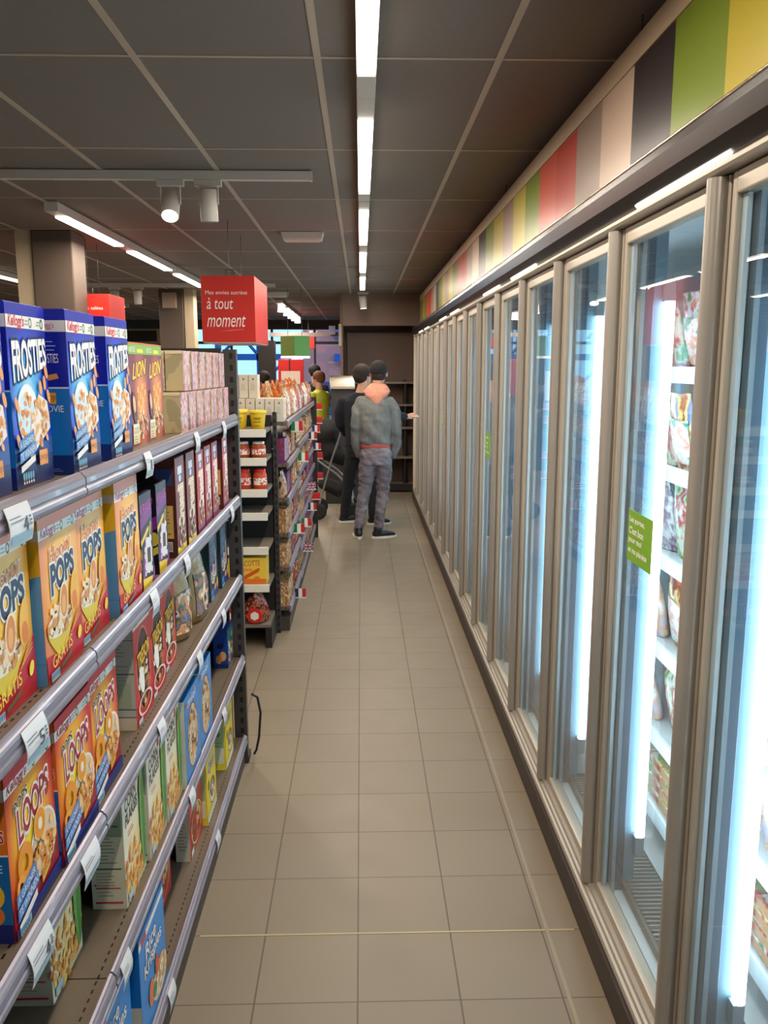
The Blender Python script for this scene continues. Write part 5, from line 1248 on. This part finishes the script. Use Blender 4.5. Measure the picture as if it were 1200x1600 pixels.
solid([('e', [(0, 0, .965, .158, .116), (0, 0, .99, .163, .120), (0, 0, 1.03, .160, .116)])], .009, 'shirt_hem', P((176, 84, 78), .8), t, 2)
solid([('e', [(hx - .01, hy - .03, 1.640, .078, .070), (hx - .012, hy - .05, 1.605, .112, .082), (hx - .02, hy - .08, 1.560, .140, .078), (hx - .025, hy - .115, 1.520, .115, .055), (hx - .025, hy - .13, 1.475, .070, .040), (hx - .025, hy - .135, 1.430, .028, .028)]),
       ('l', [(-.06, -.04, 1.575), (-.08, .02, 1.56), (-.04, .09, 1.52)], [.038, .035, .03]), ('l', [(.085, -.04, 1.58), (.10, .02, 1.56), (.06, .09, 1.52)], [.038, .035, .03])], .008, 'hood', mat('hood_pink', (214, 146, 122), .9), t, 3, (.006, 16, 10))
solid([('e', [(.0, 0, .80, .155, .120), (0, 0, .88, .168, .128), (0, 0, .97, .160, .118), (0, 0, 1.0, .155, .112)]),
       ('l', [(-.082, 0, .84), (-.098, .005, .66), (-.118, .02, .50), (-.155, .0, .30), (-.185, 0, .10)], [.092, .082, .066, .058, .050]),
       ('l', [(.084, 0, .84), (.090, .01, .66), (.075, .03, .50), (.050, .0, .30), (.028, 0, .10)], [.092, .082, .066, .058, .050])], .010, 'jeans', denim, t, 3, (.013, 12, 20))
shoe(t, -.185, .0, PI / 2 + .15); shoe(t, .03, -.02, .30)
solid([('s', g(0, -.016, .040), .110, (.86, 1.04, .86)), ('e', [(g(0, -.016, .04)[0], g(0, -.016, 0)[1], hz + .0, .090, .106), (g(0, -.016, .04)[0], g(0, -.016, 0)[1], hz + .05, .092, .108)])], .008, 'cap', P((28, 26, 28), .9), t, 3)
solid([('l', [g(0, .09, .035), g(0, .15, .025)], [.062, .05], .18)], .008, 'cap_peak', P((28, 26, 28), .9), bpy.data.objects[[c.name for c in bpy.data.objects if c.parent == t and c.name.startswith('cap')][0]], 2)
solid([('s', g(0, -.030, -.018), .088, (.9, .92, .8))], .007, 'hair', P((44, 30, 24), .8), t, 2)
# --- man in navy reaching for the freezer door
t = thing('person', (-.02, 9.70, 0), 'person in dark navy clothes reaching right towards a freezer door, behind the grey jacket', 'person')
navy = mat('navy_cloth', (22, 25, 38), .9); blk = mat('black_trousers', (20, 19, 22), .9)
hx, hy, hz = .045, .02, 1.715
H, g = head_shapes((hx, hy, hz), .9, s=1.0)
body = H + [('l', [(hx, hy - .01, hz - .02), (hx - .01, hy - .01, hz - .12), (0, 0, 1.46)], [.055, .054, .062]),
    ('e', [(0, 0, .84, .15, .105), (0, 0, .98, .145, .10), (0, 0, 1.12, .135, .095), (0, 0, 1.30, .165, .105), (0, 0, 1.42, .17, .09), (0, 0, 1.48, .08, .06)]),
    ('l', [(-.17, 0, 1.42), (-.21, .05, 1.18), (-.14, .22, 1.02)], [.055, .045, .033]), ('l', [(.17, .0, 1.41), (.37, .03, 1.28), (.55, .15, 1.235)], [.055, .045, .030]),
    ('l', [(-.08, 0, .88), (-.13, .0, .50), (-.175, 0, .09)], [.08, .052, .036]), ('l', [(.08, 0, .88), (.13, .0, .50), (.16, -.14, .09)], [.08, .052, .036])]
body += hand_shapes((.55, .15, 1.235), (.85, .25, .10), (-.1, -.3, 1), 1.0, .25, 1) + hand_shapes((-.14, .22, 1.02), (.2, 1, -.2), (0, .1, 1), .95, .4)
solid(body, .0055, 'body', SK, t, 3)
solid([('e', [(0, 0, .90, .170, .125), (0, 0, .98, .168, .125), (0, 0, 1.12, .168, .125), (0, 0, 1.30, .190, .128), (0, 0, 1.42, .195, .112), (0, 0, 1.48, .14, .085), (.01, 0, 1.52, .07, .065)]),
       ('l', [(-.18, 0, 1.42), (-.225, .02, 1.30), (-.225, .06, 1.16), (-.15, .20, 1.03)], [.066, .068, .060, .046]),
       ('l', [(.18, 0, 1.415), (.28, .015, 1.345), (.38, .035, 1.275), (.53, .135, 1.238)], [.066, .062, .056, .043])], .010, 'jacket', navy, t, 4, (.005, 9, 6))
solid([('e', [(0, 0, .78, .15, .118), (0, 0, .88, .162, .124), (0, 0, .97, .155, .115)]), ('l', [(-.08, 0, .82), (-.11, 0, .64), (-.135, .0, .48), (-.16, 0, .28), (-.178, 0, .09)], [.090, .082, .068, .062, .058]),
       ('l', [(.08, 0, .82), (.11, 0, .64), (.135, -.02, .48), (.15, -.08, .28), (.16, -.14, .09)], [.090, .082, .068, .062, .058])], .010, 'trousers', blk, t, 4, (.005, 10, 12))
shoe(t, -.175, 0, .35, P((24, 22, 26))); shoe(t, .16, -.14, .15, P((24, 22, 26)))
solid([('s', g(0, -.022, .035), .106, (1, 1, .95)), ('s', g(0, -.045, -.01), .085, (1, 1, 1))], .008, 'hair', P((40, 28, 24), .8), t, 2)
# --- background people
def back_person(x, y, label, shirt, hair, face=-1.6, h=1.75, legs=(90, 100, 120), pose='desk', rz=0):
    t = thing('person', (x, y, 0), label, 'person', None, rz); s = h / 1.78
    H, g = head_shapes((0, .03, 1.66 * s), face, s=s)
    arm = [('l', [(-.18, 0, 1.40 * s), (-.22, .04, 1.15 * s), (-.15, .24, 1.05 * s)], [.05, .042, .03]), ('l', [(.18, 0, 1.40 * s), (.22, .04, 1.15 * s), (.15, .24, 1.05 * s)], [.05, .042, .03])]
    body = H + arm + [('l', [(0, .01, 1.62 * s), (0, 0, 1.46 * s)], [.052, .06]), ('e', [(0, 0, .86 * s, .15, .10), (0, 0, 1.12 * s, .135, .095), (0, 0, 1.38 * s, .165, .09), (0, 0, 1.45 * s, .08, .06)]), ('l', [(-.08, 0, .88 * s), (-.09, .02, .48), (-.09, 0, .05)], [.08, .052, .036]), ('l', [(.08, 0, .88 * s), (.09, .02, .48), (.09, 0, .05)], [.08, .052, .036])]
    body += hand_shapes((-.15, .24, 1.05 * s), (.2, 1, 0), (0, 0, 1), .95, .5) + hand_shapes((.15, .24, 1.05 * s), (-.2, 1, 0), (0, 0, 1), .95, .5)
    solid(body, .008, 'body', SK2, t, 2)
    solid([('e', [(0, 0, .86 * s, .170, .125), (0, 0, 1.12 * s, .160, .120), (0, 0, 1.34 * s, .185, .12), (0, 0, 1.43 * s, .15, .09), (0, 0, 1.48 * s, .07, .065)]), ('l', [(-.17, 0, 1.40 * s), (-.225, .03, 1.22 * s)], [.062, .058]), ('l', [(.17, 0, 1.40 * s), (.225, .03, 1.22 * s)], [.062, .058])], .012, 'shirt', P(shirt, .85), t, 3)
    solid([('e', [(0, 0, .80 * s, .155, .115), (0, 0, .95 * s, .158, .115)]), ('l', [(-.08, 0, .84 * s), (-.09, .02, .48), (-.09, 0, .06)], [.088, .068, .058]), ('l', [(.08, 0, .84 * s), (.09, .02, .48), (.09, 0, .06)], [.088, .068, .058])], .012, 'trousers', P(legs, .85), t, 3)
    shoe(t, -.09, 0, PI / 2); shoe(t, .09, 0, PI / 2)
    solid([('s', g(0, -.022, .036), .105 * s, (1, 1, .92)), ('s', g(0, -.045, 0), .082 * s)], .010, 'hair', P(hair, .8), t, 2)
    return t
back_person(-.66, 13.4, 'cashier in a bright yellow shirt looking down at the checkout', (206, 214, 70), (120, 76, 52), -.3, 1.74, rz=.9)
back_person(-.80, 14.75, 'person with dark hair standing behind the yellow-shirted cashier', (36, 38, 50), (26, 24, 26), .2, 1.84)
back_person(-1.50, 13.2, 'dark-haired person in black seen above the distant shelves', (30, 28, 34), (34, 28, 28), .6, 1.74)
back_person(-2.02, 13.9, 'person with light hair seen just right of the cereal shelving post', (90, 76, 80), (196, 150, 116), 1.8, 1.66)

# ================================================================== PUSHCHAIR
t = thing('pushchair', (-.36, 10.1, 0), 'black pushchair with grey tubes standing left of the navy-clad person', 'pushchair')
solid([('l', [(-.12, 0, 1.08), (-.02, 0, .80), (.16, 0, .72)], [.12, .14, .10], 1.2), ('s', (-.06, 0, 1.02), .19, (.9, 1.0, .95))], .014, 'seat', mat('pram_black', (26, 25, 26), .8), t, 4, (.006, 8, 8))
solid([('l', [(-.10, 0, .42), (.08, 0, .34), (.24, 0, .42)], [.08, .10, .07], 1.4)], .014, 'basket', mat('pram_black', (26, 25, 26), .8), t, 3)
M_tb = mat('pram_tube', (176, 174, 170), .3, .7)
for y in (-.2, .2):
    MB().path([(-.16, y, .72), (.06, y, .56), (.22, y, .40), (.27, y, .14)], .012, 10).build('frame_tube', M_tb, t)
    MB().path([(.12, y, 1.05), (.0, y, .70), (-.16, y, .14)], .012, 10).build('push_arm', M_tb, t)
    for x in (-.16, .27):
        MB().loft([[(x + r * math.cos(2 * PI * k / 20), y + dy, .105 + r * math.sin(2 * PI * k / 20)) for k in range(20)] for r, dy in [(.06, -.014), (.10, -.016), (.104, 0), (.10, .016), (.06, .014)]]).build('wheel', mat('tyre', (34, 34, 36), .7), t)
MB().path([(.12, -.2, 1.05), (.14, 0, 1.06), (.12, .2, 1.05)], .014, 10).build('handlebar', mat('grip', (30, 30, 30), .7), t)
for p in [o for o in bpy.data.objects if o.get('label') == 'x']: bpy.data.objects.remove(p)
for o in bpy.data.objects:
    if o.parent is not None and 'category' in o.keys(): del o['category']
